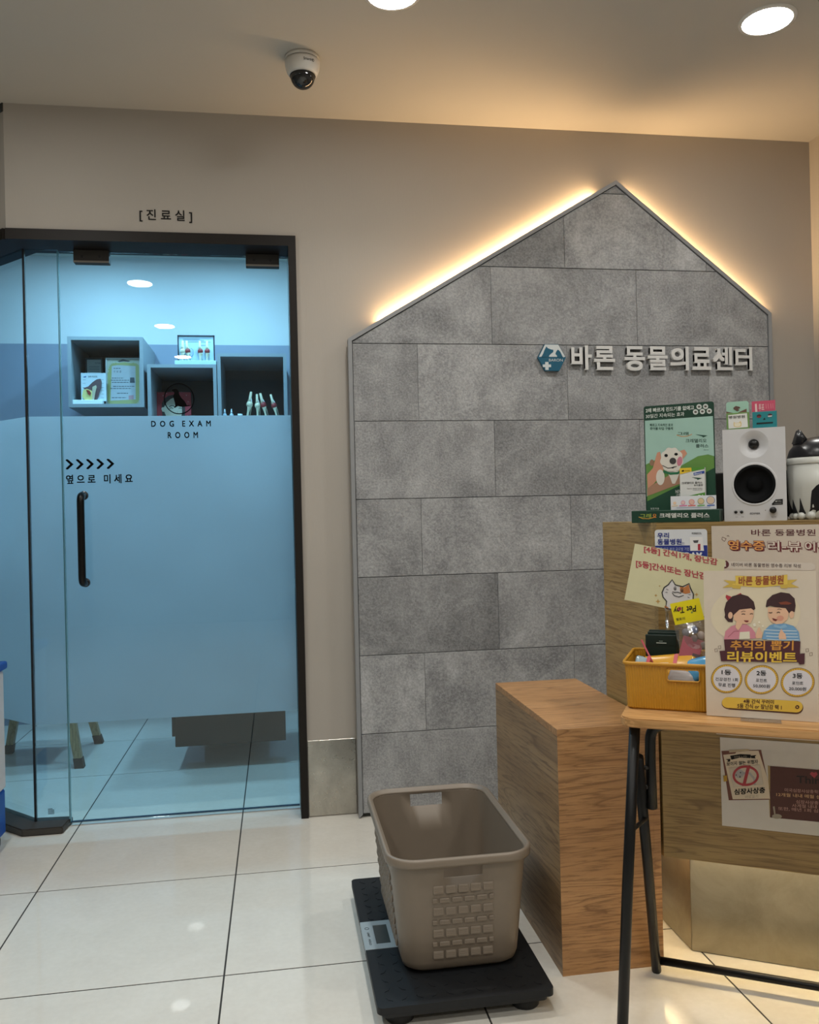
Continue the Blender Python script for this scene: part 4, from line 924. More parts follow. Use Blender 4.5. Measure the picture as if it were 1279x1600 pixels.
pr.ell('dog_eye', 402, 752, 20, 17, 6, M_INK); pr.ell('dog_eye', 515, 738, 20, 15, 6, M_INK); pr.ell('dog_nose', 478, 812, 38, 36, 6, flat('#3a3836')); pr.ell('dog_tongue', 555, 815, 30, 52, 6, flat('#c47a8a'), rot=.2); pr.line('dog_mouth', [(360, 860), (420, 890), (480, 885), (520, 870)], 8, 6, M_INK); pr.poly('dog_mouth', [(445, 885), (500, 870), (480, 895)], 6, M_INK)
LW = flat('#d2d8d2')
pr.text('lettering', '2배 빠르게 진드기를 없애고', 172, 220, 720, 268, 1, LW, .03, slope=-.06); pr.text('lettering', '30일간 지속되는 효과', 172, 288, 610, 333, 1, LW, .015, slope=-.06)
for x, y in ((777, 220), (850, 217), (737, 277), (814, 272), (892, 268)): pr.ell('badge_print', x, y, 30, 29, 1, flat('#c7cdc8')); pr.ell('badge_bug', x, y, 15, 11, 2, flat('#544a44'), n=12)
pr.text('lettering', '빠르고 지속적인 효과', 220, 402, 480, 434, 2, flat('#23493c'), .02); pr.text('lettering', '츄어블 타입 구충제', 220, 440, 480, 472, 2, flat('#23493c'), .02)
pr.text('lettering', '그래', 530, 495, 655, 530, 2, flat('#1f4a3a'), .02); pr.line('swoosh', [(520, 528), (580, 545), (640, 542), (695, 520)], 7, 2, flat('#c98a4c')); pr.poly('wing_mark', [(730, 522), (872, 535), (820, 557), (810, 545)], 2, flat('#1f4a3a'))
pr.text('lettering', '크레델리오', 622, 570, 860, 612, 2, flat('#1f3f35'), .012); pr.text('lettering', '플러스', 738, 628, 880, 668, 2, flat('#1f3f35'), .012); pr.text('lettering', 'elanco', 825, 684, 882, 696, 2, flat('#1f3f35'))
pr.text('lettering', '보호자용', 222, 1320, 318, 1343, 4, LW); pr.text('lettering', 'NEW!', 505, 1125, 590, 1160, 4, LW, .02, slope=-.1); pr.text('lettering', '구충제', 510, 1165, 590, 1195, 4, LW, .02, slope=-.1)
# carton on the tray
t2 = thing('medicine_carton', 'white, green and yellow medicine carton standing in the green display tray', 'carton', cf(.0565, .0335, CT+.031), ANG-math.radians(5))
box('box', (0, 0, 0), (.059, .022, .104), mat('#d5d7d5', .45), t2)
pr = Print(t2, [(585, 740), (860, 738), (858, 1200), (588, 1200)], .059, .104, -.0002)
GRN = flat('#4f8f2e')
pr.poly('yellow_tab', [(585, 740), (715, 738), (718, 780), (588, 808)], 1.4, flat('#e2bf2c')); pr.poly('green_top', [(715, 738), (860, 738), (860, 758), (718, 782)], 1, GRN); pr.poly('green_base', [(588, 1068), (858, 1015), (858, 1198), (588, 1198)], 1, GRN)
pr.poly('dog_print', [(605, 772), (612, 765), (630, 762), (636, 768), (630, 780), (608, 780)], 2, M_INK); pr.text('lettering', 'chewable', 643, 762, 700, 778, 2, flat('#5a4a12'))
pr.poly('maker_tag', [(738, 798), (858, 778), (858, 806), (742, 828)], 1.4, flat('#20429c')); pr.text('lettering', 'Elanco', 750, 796, 830, 815, 2, flat('#dde2ee'), .02, slope=-.15)
pr.poly('wing_mark', [(715, 845), (832, 858), (780, 878), (775, 866)], 1, flat('#1f4a3a')); pr.text('lettering', '크레델리오 플러스', 605, 895, 832, 920, 1, M_INK, .01); pr.text('lettering', '츄어블정', 738, 925, 835, 946, 1, M_INK, .01)
pr.text('lettering', '로틸라너 밀베마이신옥심', 660, 965, 832, 978, 1, M_INK); pr.text('lettering', '개 심장사상충 예방', 725, 982, 832, 994, 1, M_INK)
pr.ell('tablet_print', 795, 1056, 20, 14, 2, flat('#dfe5da')); pr.text('lettering', '3', 822, 1040, 838, 1070, 2, flat('#dfe5da'), .03); pr.text('lettering', 'tablets', 768, 1078, 835, 1090, 2, flat('#c6d8b8')); pr.text('lettering', '5.5-11kg', 780, 1100, 835, 1112, 2, flat('#c6d8b8'))
pr.ell('dog_face_print', 665, 1155, 48, 45, 2, flat('#5b3a28')); pr.ell('dog_muzzle_print', 668, 1150, 22, 28, 2.6, flat('#2a1c16')); pr.ell('pill_print', 752, 1172, 16, 16, 2, flat('#cfdcc4')); pr.ell('pill_print', 812, 1170, 16, 16, 2, flat('#cfdcc4'))
t2 = thing('size_card', 'white card with a row of growing coloured circles in the display tray', 'card', cf(.0335, .0295, CT+.0312), ANG-math.radians(5))
box('sheet', (0, 0, 0), (.108, .0012, .034), mat('#dcdfe4', .4), t2)
pr = Print(t2, [(478, 1195), (965, 1190), (963, 1342), (478, 1348)], .108, .034, -.0002)
for x, y, r, c, e in ((522, 1272, 18, '#e8c8a8', '#e6cfae'), (613, 1268, 23, '#e3c3bf', '#d77aa5'), (705, 1262, 31, '#e0b7a9', '#df7f86'), (804, 1254, 35, '#d9c39a', '#8a9a58'), (906, 1245, 45, '#d7c1a8', '#5a6ea6')):
    pr.ell('tablet_print', x, y, r, r, 1, flat(e)); pr.ell('tablet_face', x, y, r-5, r-5, 2, flat(c))
for x0, x1, c in ((490, 555, '#e6cfae'), (570, 655, '#d77aa5'), (665, 745, '#df6f66'), (765, 843, '#6fae5c'), (866, 946, '#4467b8')): pr.poly('bar_print', [(x0, 1298), (x1, 1294), (x1, 1306), (x0, 1310)], 1, flat(c))
pr.line('print_line', [(540, 1326), (900, 1321)], 5, 1, flat('#8b93b0'))

# speaker
t = thing('speaker', 'white bookshelf speaker with a black cone on the counter', 'speaker', cf(.158, .050, CT), ANG-math.radians(2))
SW_, SH_, SD_ = .142, .226, .175
spw = mat('#c9c9cb', .45)
bm = BM(); pd = circ(.071, .187, .034, None, 40); pw = circ(.071, .0895, .0475, None, 48)
plate_with_holes(bm, [(0, 0), (SW_, 0), (SW_, SH_), (0, SH_)], [pd, pw], 0)
for a, b_ in (((0, 0), (SW_, 0)), ((SW_, 0), (SW_, SH_)), ((SW_, SH_), (0, SH_)), ((0, SH_), (0, 0))):
    bm.faces.new([bm.verts.new(q) for q in ((a[0], 0, a[1]), (b_[0], 0, b_[1]), (b_[0], SD_, b_[1]), (a[0], SD_, a[1]))])
bm.faces.new([bm.verts.new(q) for q in ((0, SD_, 0), (SW_, SD_, 0), (SW_, SD_, SH_), (0, SD_, SH_))])
bmesh.ops.remove_doubles(bm, verts=bm.verts, dist=1e-5); obj('cabinet', bm, spw, t)
RX = Matrix.Rotation(PI/2, 4, 'X')                                # lathe axis z -> -y
def spk(name, prof, x, z, m, parent=t, n=40): return obj(name, add_lathe(BM(), prof, n, Matrix.Translation((x, 0, z)) @ RX, cap0=False, cap1=False), m, parent, True)
wg = spk('waveguide', [(.034, 0), (.029, -.0015), (.022, -.006), (.013, -.012), (.0, -.013)], .071, .187, spw)
spk('tweeter', [(.0125, -.011), (.012, -.0085), (.009, -.005), (.005, -.003), (0, -.0025)], .071, .1875, mat('#0a0a0b', .25))
wr = spk('woofer_ring', [(.0475, 0), (.0515, .0012), (.052, .0006), (.053, 0)], .071, .0895, spw); spk('ring_lip', [(.0475, 0), (.0475, -.004)], .071, .0895, mat('#1a1a1b', .5), wr)
wf = spk('woofer', [(.0475, -.003), (.044, .001), (.040, -.002), (.037, -.006), (.020, -.018), (.0185, -.016), (.010, -.0125), (0, -.0115)], .071, .0895, mat('#08090b', .7, spec=.15))
for x in (.027, .040): spk('socket', [(.0038, .0005), (.0036, .0008), (0, .0006)], x, .022, M_BLACK, n=20)
obj('socket_plate', add_prism(BM(), [(x+.0335, z+.022) for x, z in rrect(.0125, .0062, .006)], 0, -.0004), mat('#b9b9bb', .4), t)
spk('volume_knob', [(.0078, 0), (.0075, .010), (.0065, .0115), (0, .0115)], .111, .0255, mat('#111112', .35), n=28)
pr = Print(t, [(107, 515), (790, 470), (817, 1480), (140, 1490)], SW_, SH_, -.0002)
pr.poly('badge', [(648, 1305), (690, 1258), (768, 1252), (768, 1312), (652, 1318)], 1, M_BLACK); pr.text('badge_lettering', 'Hi-Res', 705, 1268, 752, 1282, 2, flat('#bdbdbd')); pr.line('badge_line', [(675, 1303), (755, 1298)], 5, 2, flat('#8a8a8a')); pr.ell('badge_note', 695, 1278, 8, 7, 2, flat('#d0d0d0'), n=12)
pr.text('maker_lettering', 'EDIFIER', 415, 1397, 524, 1416, 1, flat('#55555a'), .02); pr.ell('led_dot', 580, 1373, 5, 5, 1, flat('#5b5b5e'), n=12)
for x0, x1, s in ((255, 285, 'AUX'), (320, 348, 'PHO'), (640, 695, 'VOLUME')): pr.text('print', s, x0, 1437, x1, 1447, 1, flat('#6a6a6c'))
# cards on the speaker
STZ = CT+SH_
t = thing('game_card_box', 'green-framed white card packet with a mint flap on top of the speaker', 'card packet', cf(.168, .066, STZ), ANG-math.radians(3))
box('box', (0, 0, 0), (.053, .012, .042), mat('#6a8f4f', .5), t, .001); obj('flap', add_prism(BM(), [(.000, .042), (.052, .042), (.052, .066), (.048, .070), (.003, .070), (.000, .066)], .004, .007), mat('#9cc4b2', .5), t)
pr = Print(t, [(150, 275), (425, 275), (420, 495), (155, 495)], .053, .042, -.0002)
pr.poly('white_field', [(172, 300), (398, 290), (402, 470), (178, 478)], 1, flat('#d9d9d4')); pr.text('lettering', '병원병원', 182, 312, 372, 352, 2, M_INK, .01)
pr.poly('cat_print', [(240, 390), (255, 408), (300, 405), (318, 385), (332, 420), (325, 458), (285, 466), (240, 455), (235, 420)], 2, flat('#d9c48c')); pr.poly('cat_print_body', [(247, 412), (300, 410), (322, 420), (315, 448), (285, 458), (248, 448)], 2.6, flat('#e0d8c0'))
pr.poly('brown_corner', [(150, 248), (262, 283), (395, 228), (395, 276), (150, 276)], -9.5, flat('#6b4d3d')); pr.poly('knot_print', [(235, 205), (265, 180), (310, 195), (320, 215), (290, 225), (310, 240), (280, 255), (255, 235), (240, 225)], -9.3, flat('#5a4238'))
t = thing('face_card_box', 'teal card sleeve with a cut-out face and pink card on top of the speaker', 'card packet', cf(.228, .064, STZ), ANG-math.radians(3))
box('sleeve', (0, 0, 0), (.055, .012, .041), mat('#1c7d84', .5), t, .001); box('card', (-.001, .004, .0412), (.052, .008, .0675), mat('#c4506a', .5), t)
pr = Print(t, [(447, 275), (720, 265), (732, 470), (462, 480)], .055, .041, -.0002)
pr.ell('eye_hole', 525, 327, 26, 22, 1, flat('#3b2020')); pr.poly('eye_red', [(500, 332), (550, 330), (545, 345), (508, 346)], 2, flat('#8a2b34')); pr.ell('eye_hole', 648, 322, 26, 21, 1, flat('#4a2228')); pr.poly('eye_white', [(622, 326), (673, 322), (668, 338), (630, 342)], 2, flat('#c9c6c6')); pr.poly('nose_hole', [(572, 375), (588, 345), (600, 372)], 1, M_BLACK); pr.poly('mouth_hole', [(502, 408), (685, 402), (685, 418), (502, 428)], 1, M_BLACK)
pr.text('card_lettering', '투표', 515, 175, 578, 262, -11, flat('#dcb3b4'), .03, rot=-.05); pr.poly('card_block', [(470, 172), (492, 168), (503, 270), (480, 272)], -11, flat('#e0c0bd'))
for x in (595, 620, 650, 672): pr.line('card_line', [(x, 175), (x+6, 235)], 4, -11, flat('#d99aa0'))
# black box behind the speaker
t = thing('black_stand', 'black upright panel stand behind the speaker on the counter', 'stand', cf(.105, .235, CT), ANG)
box('panel', (0, 0, .006), (.235, .014, .128), M_BLACK, t, .003); box('foot', (.03, -.0, 0), (.205, .055, .006), M_BLACK, t, .002)
# cat-shaped canister
t = thing('cat_canister', 'white canister with a black cat-eared lid and black claw pattern on the counter', 'canister', cf(.383, .150, CT), ANG)
R_ = .077; cw_ = mat('#cccdc6', .35); ck = mat('#101116', .3)
lathe('body', [(0, 0), (.066, 0), (.071, .006), (.0745, .03), (R_-.0005, .08), (R_, .136), (0, .136)], cw_, t, 56)
lathe('collar', [(R_+.0006, .136), (R_+.0012, .139), (R_+.0006, .152), (.0, .152)], cw_, t, 56)
lathe('seam', [(R_-.001, .1352), (R_+.0008, .1356), (R_-.001, .1366)], mat('#8d8e88', .5), t, 56, cap0=False, cap1=False)
lid = lathe('lid', [(R_-.001, .152), (R_-.001, .156), (R_-.006, .172), (R_-.018, .188), (R_-.034, .198), (.02, .204), (0, .205)], ck, t, 56)
for an in (200, 320):
    a = math.radians(an); c = Vector((.047*math.cos(a), .047*math.sin(a), .185))
    bm = BM(); tx = Vector((-math.sin(a), math.cos(a), 0)); rx_ = Vector((math.cos(a), math.sin(a), 0))
    base = [c+tx*.027*sx+rx_*.015*sy for sx, sy in ((-1,-1),(1,-1),(1,1),(-1,1))]; top = [c+Vector((0,0,.040))+rx_*.006+tx*.005*sx+rx_*.004*sy for sx, sy in ((-1,-1),(1,-1),(1,1),(-1,1))]
    A = [bm.verts.new(v) for v in base]; B = [bm.verts.new(v) for v in top]; bm.faces.new(A); bm.faces.new(B[::-1])
    for i in range(4): bm.faces.new((A[i], A[(i+1) % 4], B[(i+1) % 4], B[i]))
    bmesh.ops.recalc_face_normals(bm, faces=bm.faces); bmesh.ops.bevel(bm, geom=list(bm.edges), offset=.004, segments=3, affect='EDGES'); obj('ear', bm, ck, lid, True)
def can_r(z): return np.interp(z, [0, .006, .03, .08, .136], [.066, .071, .0745, R_-.0005, R_])+.0007
def can_patch(name, left, right, zs, m):
    """black patch on the side: left/right edge angle (degrees) for each height"""
    bm = BM(); n = 6; rows_ = []
    for z, l, r in zip(zs, left, right): rows_.append([bm.verts.new((can_r(z)*math.cos(math.radians(l+(r-l)*k/n)), can_r(z)*math.sin(math.radians(l+(r-l)*k/n)), z)) for k in range(n+1)])
    for a, b_ in zip(rows_, rows_[1:]):
        for k in range(n): bm.faces.new((a[k], a[k+1], b_[k+1], b_[k]))
    return obj(name, bm, m, t, True)
can_patch('black_patch', [180, 186, 190, 190.5], [216, 208, 198, 191], [.004, .018, .036, .048], ck)
can_patch('black_patch', [186, 205, 208], [222, 217, 208.6], [.004, .026, .050], ck)
can_patch('black_patch', [214, 225, 227], [241, 234, 227.6], [.004, .026, .053], ck)
can_patch('black_patch', [238, 246, 248, 250, 258, 268], [320, 320, 318, 310, 295, 272], [.004, .026, .052, .07, .082, .09], ck)
for an, r_ in ((203, .0085), (214, .0085), (228, .0095), (247, .0105)):
    a = math.radians(an); bm = BM(); bmesh.ops.create_uvsphere(bm, u_segments=16, v_segments=10, radius=r_); bmesh.ops.translate(bm, vec=(.073*math.cos(a), .073*math.sin(a), r_*.9), verts=bm.verts); obj('paw', bm, cw_, t, True)

# ------------------------------------------------------------------ folding table in front of the counter
TZ = .700; TU0, TU1, TV0, TV1 = -.048, .74, -.386, -.030
t = thing('folding_table', 'small folding table with an oak top and black tubular legs before the counter', 'table', cf(.346, -.208, 0), ANG)
def tl(u, v, z): return (u-.346, v+.208, z)
hw, hd = (TU1-TU0)/2, (TV1-TV0)/2
bm = add_prism(BM(), [(x+(TU0+TU1)/2-.346, y+(TV0+TV1)/2+.208) for x, y in rrect(hw, hd, .032, 7)], TZ-.019, TZ, 'xy')
bmesh.ops.recalc_face_normals(bm, faces=bm.faces); bmesh.ops.bevel(bm, geom=[e for e in bm.edges if abs(e.verts[0].co.z-e.verts[1].co.z) < 1e-5], offset=.0025, segments=2, affect='EDGES')
obj('top', bm, M_TABLE, t)
LR = .0115; ZB = TZ-.019
for side in (0, 1):
    def S(u): return u if side == 0 else (TU0+TU1)-u
    tube('leg', [tl(S(-.020), -.352, ZB-.001), tl(S(-.038), -.385, .36), tl(S(-.056), -.412, .0)], LR, M_BLACKMETAL, t, 14)
    tube('leg', [tl(S(-.017), -.335, .607), tl(S(-.019), -.185, .31), tl(S(-.021), -.040, .004)], LR, M_BLACKMETAL, t, 14)
    tube('brace', bend([tl(S(.075), -.295, ZB-.010), tl(S(.006), -.295, ZB-.012), tl(S(.003), -.292, .60), tl(S(.003), -.275, .482)], .04, 8), LR, M_BLACKMETAL, t, 14)
    for a, b_ in (((-.012, -.300, .575), (.004, -.292, .575)), ((-.036, -.366, .455), (-.012, -.262, .452)), ((-.012, -.290, .53), (.002, -.285, .53))):
        tube('pivot_pin', [tl(S(a[0]), a[1], a[2]), tl(S(b_[0]), b_[1], b_[2])], .005, mat('#2b2a29', .35, .6), t, 10)
tube('crossbar', [tl(-.021, -.048, .033), tl((TU0+TU1)+.021, -.048, .033)], .0095, M_BLACKMETAL, t, 14)

# ------------------------------------------------------------------ standing event poster
t = thing('event_poster', 'cream prize event poster with two cartoon children standing on the folding table', 'poster', cf(.122, -.3195, TZ+.0012), ANG, rot=(-math.radians(1.2), 0, ANG))
PW, PH = .212, .300
box('sheet', (0, 0, 0), (PW, .0014, PH), mat('#cfc2b0', .5), t)
st = obj('acrylic_foot', add_box(BM(), (.066, -.032, -.0010), (.142, .030, .0006)), plastic_film('acrylic', (.95, .96, .97), .3), t)
bm = add_prism(BM(), [(0, 0), (.0015, 0), (.0015, .20), (0, .20)], .066, .142, 'xz'); bm.free()
box('acrylic_back', (.066, .0018, .0), (.142, .0036, .20), plastic_film('acrylic', (.95, .96, .97), .3), t)
pr = Print(t, [(58, 35), (1115, 75), (1215, 1595), (90, 1520)], PW, PH, -.0001)
HAIR, SKIN, PINK, BLUE, LINE = flat('#3a1f22'), flat('#dcb192'), flat('#c98391'), flat('#6f9cc2'), flat('#5a3a34')
YEL = flat('#d8b84e')
pr.poly('glow_print', [(560+430*math.cos(2*PI*k/32), 480+300*math.sin(2*PI*k/32)) for k in range(32)], 1, flat('#d6c9ae'))
pr.poly('ribbon_tail', [(252, 130), (370, 145), (360, 200), (240, 205), (310, 170)], 2, flat('#c8a94a')); pr.poly('ribbon_tail', [(850, 150), (950, 148), (890, 185), (970, 225), (850, 222)], 2, flat('#c8a94a'))
pr.poly('ribbon', [(365, 92), (420, 95), (600, 110), (790, 105), (855, 97), (860, 195), (790, 200), (600, 213), (420, 195), (335, 190), (340, 170), (370, 165)], 3, YEL)
pr.poly('ribbon_fold', [(335, 180), (420, 188), (415, 222), (338, 212)], 3.6, flat('#c8a94a')); pr.poly('ribbon_fold', [(790, 195), (860, 190), (858, 230), (795, 225)], 3.6, flat('#c8a94a'))
pr.text('lettering', '바른 동물병원', 398, 100, 822, 190, 4.4, flat('#96502e'), .035)
# girl
pr.poly('bow', [(340, 300), (280, 275), (275, 300), (300, 340), (330, 330)], 3, flat('#a8303c')); pr.poly('bow', [(355, 290), (420, 262), (435, 285), (380, 310)], 3, flat('#a8303c'))
pr.poly('girl_hair', [(270, 470), (262, 420), (280, 350), (340, 290), (420, 272), (490, 295), (545, 350), (562, 420), (545, 435), (520, 415), (410, 425), (350, 480), (345, 550), (300, 545), (265, 500)], 4, HAIR)
pr.ell('girl_ear', 322, 480, 22, 34, 5, SKIN); pr.poly('girl_face', [(350, 480), (410, 425), (520, 415), (545, 435), (545, 500), (520, 560), (470, 572), (400, 560), (360, 525)], 5, SKIN)
pr.line('girl_eye', [(430, 472), (447, 467), (465, 474)], 7, 6, M_INK); pr.line('girl_eye', [(510, 472), (525, 467), (540, 472)], 7, 6, M_INK); pr.poly('girl_mouth', [(452, 532), (500, 535), (495, 550), (478, 553), (460, 545)], 6, flat('#7a2a2a')); pr.line('girl_brow', [(425, 448), (445, 440), (468, 444)], 5, 6, HAIR)
pr.poly('girl_shirt', [(262, 722), (275, 640), (330, 590), (400, 570), (480, 575), (530, 610), (565, 660), (575, 715), (500, 722)], 4.5, PINK); pr.poly('girl_front', [(415, 650), (510, 645), (515, 720), (410, 722)], 5.2, flat('#d9d3bd'))
pr.poly('girl_hand', [(372, 600), (380, 550), (410, 515), (440, 520), (445, 560), (420, 605), (400, 632)], 6.5, SKIN); pr.line('girl_sleeve', [(300, 700), (360, 640), (410, 640)], 6, 5.6, flat('#a85f70'))
# boy
pr.poly('boy_hair', [(660, 400), (670, 340), (720, 290), (800, 265), (880, 280), (930, 330), (942, 400), (935, 460), (900, 470), (870, 470), (850, 420), (760, 410), (700, 395), (665, 410)], 4, HAIR); pr.poly('hair_shine', [(780, 365), (850, 355), (905, 375), (880, 388), (800, 385)], 5, flat('#7a3a26'))
pr.poly('boy_face', [(680, 410), (760, 412), (850, 425), (880, 470), (870, 530), (820, 575), (760, 578), (710, 550), (685, 500)], 4.6, SKIN); pr.ell('boy_ear', 908, 488, 22, 36, 4.6, SKIN); pr.ell('boy_cheek', 800, 520, 34, 26, 5.2, flat('#d0937c'))
pr.line('boy_eye', [(690, 460), (707, 466), (724, 460)], 7, 6, M_INK); pr.line('boy_eye', [(765, 466), (782, 458), (798, 466)], 7, 6, M_INK); pr.line('boy_brow', [(770, 432), (790, 428), (810, 436)], 5, 6, HAIR); pr.poly('boy_mouth', [(722, 515), (775, 532), (760, 548), (735, 540)], 6, flat('#6a2020'))
pr.poly('boy_shirt', [(630, 725), (650, 640), (700, 590), (760, 570), (850, 575), (930, 600), (980, 660), (995, 750), (800, 745)], 4.2, BLUE)
for k in range(4): pr.line('shirt_stripe', [(655+8*k, 632+32*k), (760, 640+32*k), (960+8*k, 650+30*k)], 8, 4.9, flat('#c6d3da'))
pr.poly('boy_collar', [(745, 575), (800, 600), (850, 578), (870, 610), (810, 625), (740, 605)], 5.5, flat('#86aecb'))
pr.poly('boy_hand', [(565, 690), (580, 650), (590, 610), (605, 605), (620, 645), (635, 660), (630, 710), (580, 718)], 6, SKIN); pr.poly('boy_hand', [(790, 690), (805, 640), (815, 625), (828, 650), (855, 680), (865, 730), (795, 730)], 6, SKIN)
for x, y, r in ((555, 580, 16), (600, 555, 10), (635, 595, 9)): pr.poly('sparkle', [(x-r, y-r*.6), (x+r*.5, y-r*1.2), (x+r, y+r*.7), (x-r*.4, y+r*1.2)], 5, flat('#e3dccb'))
pr.poly('title_band', [(262, 722), (500, 735), (800, 750), (1000, 755), (998, 880), (1045, 875), (1045, 985), (1000, 990), (985, 965), (600, 955), (300, 945), (235, 945), (218, 838), (272, 835)], 7, flat('#4a1f29'))
pr.text('lettering', '추억의 뽑기', 325, 738, 935, 838, 8, flat('#cf8f3c'), .025, slope=.02); pr.text('lettering', '리뷰이벤트', 295, 850, 970, 962, 8, flat('#dcb63e'), .035, slope=.03)
for cx, cy, rx, a, b_, c in ((290, 1130, 152, '1등', '건강검진 1회', '무료 진행'), (635, 1143, 162, '2등', '포인트', '50,000원'), (987, 1175, 160, '3등', '포인트', '20,000원')):
    pr.ell('prize_edge', cx, cy, rx+4, 152, 1.6, flat('#7c5a24'), n=40); pr.ell('prize_disc', cx, cy, rx-2, 147, 2.2, flat('#d5a93c'), n=40); pr.ell('prize_field', cx, cy, rx-20, 130, 2.9, flat('#cfcbcf'), n=40)
    for k in range(40): pr.ell('prize_bead', cx+(rx-11)*math.cos(2*PI*k/40), cy+138*math.sin(2*PI*k/40), 4, 4, 2.9, flat('#7c5a24'), n=6)
    pr.text('lettering', a, cx-50, cy-95, cx+45, cy-42, 4, M_INK, .02, slope=.05)
    wb = 112 if 'ㄱ' in b_ or len(b_) > 4 else 55
    pr.text('lettering', b_, cx-wb, cy-12, cx+wb, cy+24, 4, M_INK, .008, slope=.05); pr.text('lettering', c, cx-82, cy+46, cx+85, cy+86, 4, M_INK, .012, slope=.05)
pr.poly('button_shadow', circ(312, 1388, 70, 62, 14, PI/2, 3*PI/2)+[(1000, 1370)]+circ(985, 1440, 66, 66, 14, -PI/2, PI/2)+[(312, 1455)], 1.6, flat('#4a2a20')); pr.poly('button', circ(310, 1382, 66, 58, 14, PI/2, 3*PI/2)+[(985, 1368)]+circ(985, 1430, 60, 60, 14, -PI/2, PI/2)+[(310, 1440)], 2.4, flat('#d9b545'))
pr.text('lettering', '4등 간식 꾸러미', 460, 1350, 762, 1395, 3.4, flat('#4a2420'), .03, slope=.04); pr.text('lettering', '5등 간식 or 장난감 택 1', 400, 1400, 840, 1452, 3.4, flat('#4a2420'), .025, slope=.045); pr.ell('button_dot', 992, 1432, 20, 20, 3.4, flat('#4a2420')); pr.poly('button_arrow', [(986, 1422), (1002, 1433), (986, 1443)], 4.2, flat('#d9b545'))
for x, y in ((185, 830), (220, 800), (1105, 885), (1068, 845)): pr.line('sparkle', [(x-14, y-12), (x+10, y-16), (x+12, y+14), (x-12, y+18)], 4, 1.4, LINE, closed=True)

# ------------------------------------------------------------------ yellow basket and what is in it
YB_U, YB_V = .085, -.205
t = thing('yellow_basket', 'ribbed mustard yellow storage basket full of prizes on the folding table', 'basket', cf(YB_U, YB_V, TZ+.0005), ANG)
yl = mat('#bd8720', .42)
YW, YD, YHH = .132, .097, .100
def ribbed(hw, hd, r, rib):
    base = rrect(hw, hd, r, 8, [-1+2*k/88 for k in range(89)], [-1+2*k/60 for k in range(61)]); out = []
    for i, (x, y) in enumerate(base):
        n = Vector((x/hw, y/hd)); nn = Vector((math.copysign(1, x) if abs(x) > hw-r*.3 else 0, math.copysign(1, y) if abs(y) > hd-r*.3 else 0)); k = rib if i % 2 else 0
        out.append((x-nn.x*k, y-nn.y*k))
    return out
lv = [(0, -.008), (.004, -.004), (.062, -.0025), (.066, -.0024), (.0885, -.001), (.093, -.0007), (YHH, 0)]
bm = BM(); rg = [[bm.verts.new((x, y, z)) for x, y in ribbed(YW+o, YD+o, .012, 0 if z > .094 else .0011)] for z, o in lv]; N = len(rg[0]); bm.faces.new(rg[0][::-1])
hx0, hx1 = .044-YB_U, .108-YB_U
for li in range(len(rg)-1):
    for i in range(N):
        j = (i+1) % N; m_ = (rg[li][i].co+rg[li][j].co)/2
        if lv[li][0] in (.066,) and hx0 < m_.x < hx1 and abs(m_.y) > YD-.006: continue
        bm.faces.new((rg[li][i], rg[li][j], rg[li+1][j], rg[li+1][i]))
sh = obj('body', bm, yl, t); sm = sh.modifiers.new('thickness', 'SOLIDIFY'); sm.thickness = .0018; sm.offset = -1
prf = [(-.002, YHH-.004), (.003, YHH-.004), (.004, YHH), (.0028, YHH+.003), (-.0015, YHH+.003), (-.0025, YHH)]
bm = BM(); r3 = [[bm.verts.new((x, y, z)) for x, y in rrect(YW+o, YD+o, .013+o, 8)] for o, z in prf]
for a, b_ in zip(r3, r3[1:]+r3[:1]):
    for i in range(len(a)): bm.faces.new((a[i], a[(i+1) % len(a)], b_[(i+1) % len(a)], b_[i]))
obj('rim', bm, yl, t, True)
cx_, cz_ = (hx0+hx1)/2, .0775
tube('handle_rim', [(x+cx_, -YD+.0005, z+cz_) for x, z in rrect((hx1-hx0)/2+.0012, .0125, .005, 5)], .0016, yl, t, 8, True)
# contents (each its own thing)
def bpos(u, v, z): return cf(u, v, TZ+z)
dgc = mat('#12251f', .4)
for i, (u, v, z, w) in enumerate(((-.012, -.190, .092, .068), (-.008, -.180, .0975, .066), (-.006, -.170, .1005, .066))):
    labc = ['dark green case with a small white emblem, foremost in the yellow basket', 'dark green case in the middle of three in the yellow basket', 'rearmost of three dark green cases in the yellow basket'][i]
    t = thing('green_case', labc, 'case', bpos(u, v, .045), ANG, 'dark green cases')
    box('case', (0, 0, 0), (w, .008, z+.010), dgc, t, .0015); 
    if i == 0:
        box('lid_line', (.001, -.0003, .078), (w-.001, 0, .0786), mat('#0a1511', .4), t); box('emblem', (.024, -.0006, .083), (.046, -.0001, .0846), mat('#c8cfc6', .35), t, 0); box('emblem', (.030, -.0006, .0875), (.038, -.0001, .0885), mat('#9fb0a4', .35), t)
def pillow(name, label, cat, w, h, th, loc, rot, m, seam=None, bits=None):
    """sealed packet: flat at its ends, puffed in the middle"""
    t = thing(name, label, cat, loc, rot=rot); bm = BM(); n = 14; k = 10; g = {}
    for s in (1, -1):
        for i in range(n+1):
            for j in range(k+1):
                a, b_ = i/n, j/k; p = (math.sin(PI*a)*math.sin(PI*b_))**.5*th/2; p *= 1+.12*math.sin(9*a+3*b_)*math.sin(PI*a)
                key = (i, j, s) if 0 < i < n and 0 < j < k else (i, j, 0)
                if key not in g: g[key] = bm.verts.new(((a-.5)*w, -s*p if key[2] else 0, (b_-.5)*h))
    def G(i, j, s): return g.get((i, j, s), g.get((i, j, 0)))
    for s in (1, -1):
        for i in range(n):
            for j in range(k): bm.faces.new((G(i, j, s), G(i+1, j, s), G(i+1, j+1, s), G(i, j+1, s)))
    obj('packet', bm, m, t, True); return t
film = plastic_film('clear_film', (.93, .94, .95), .22)
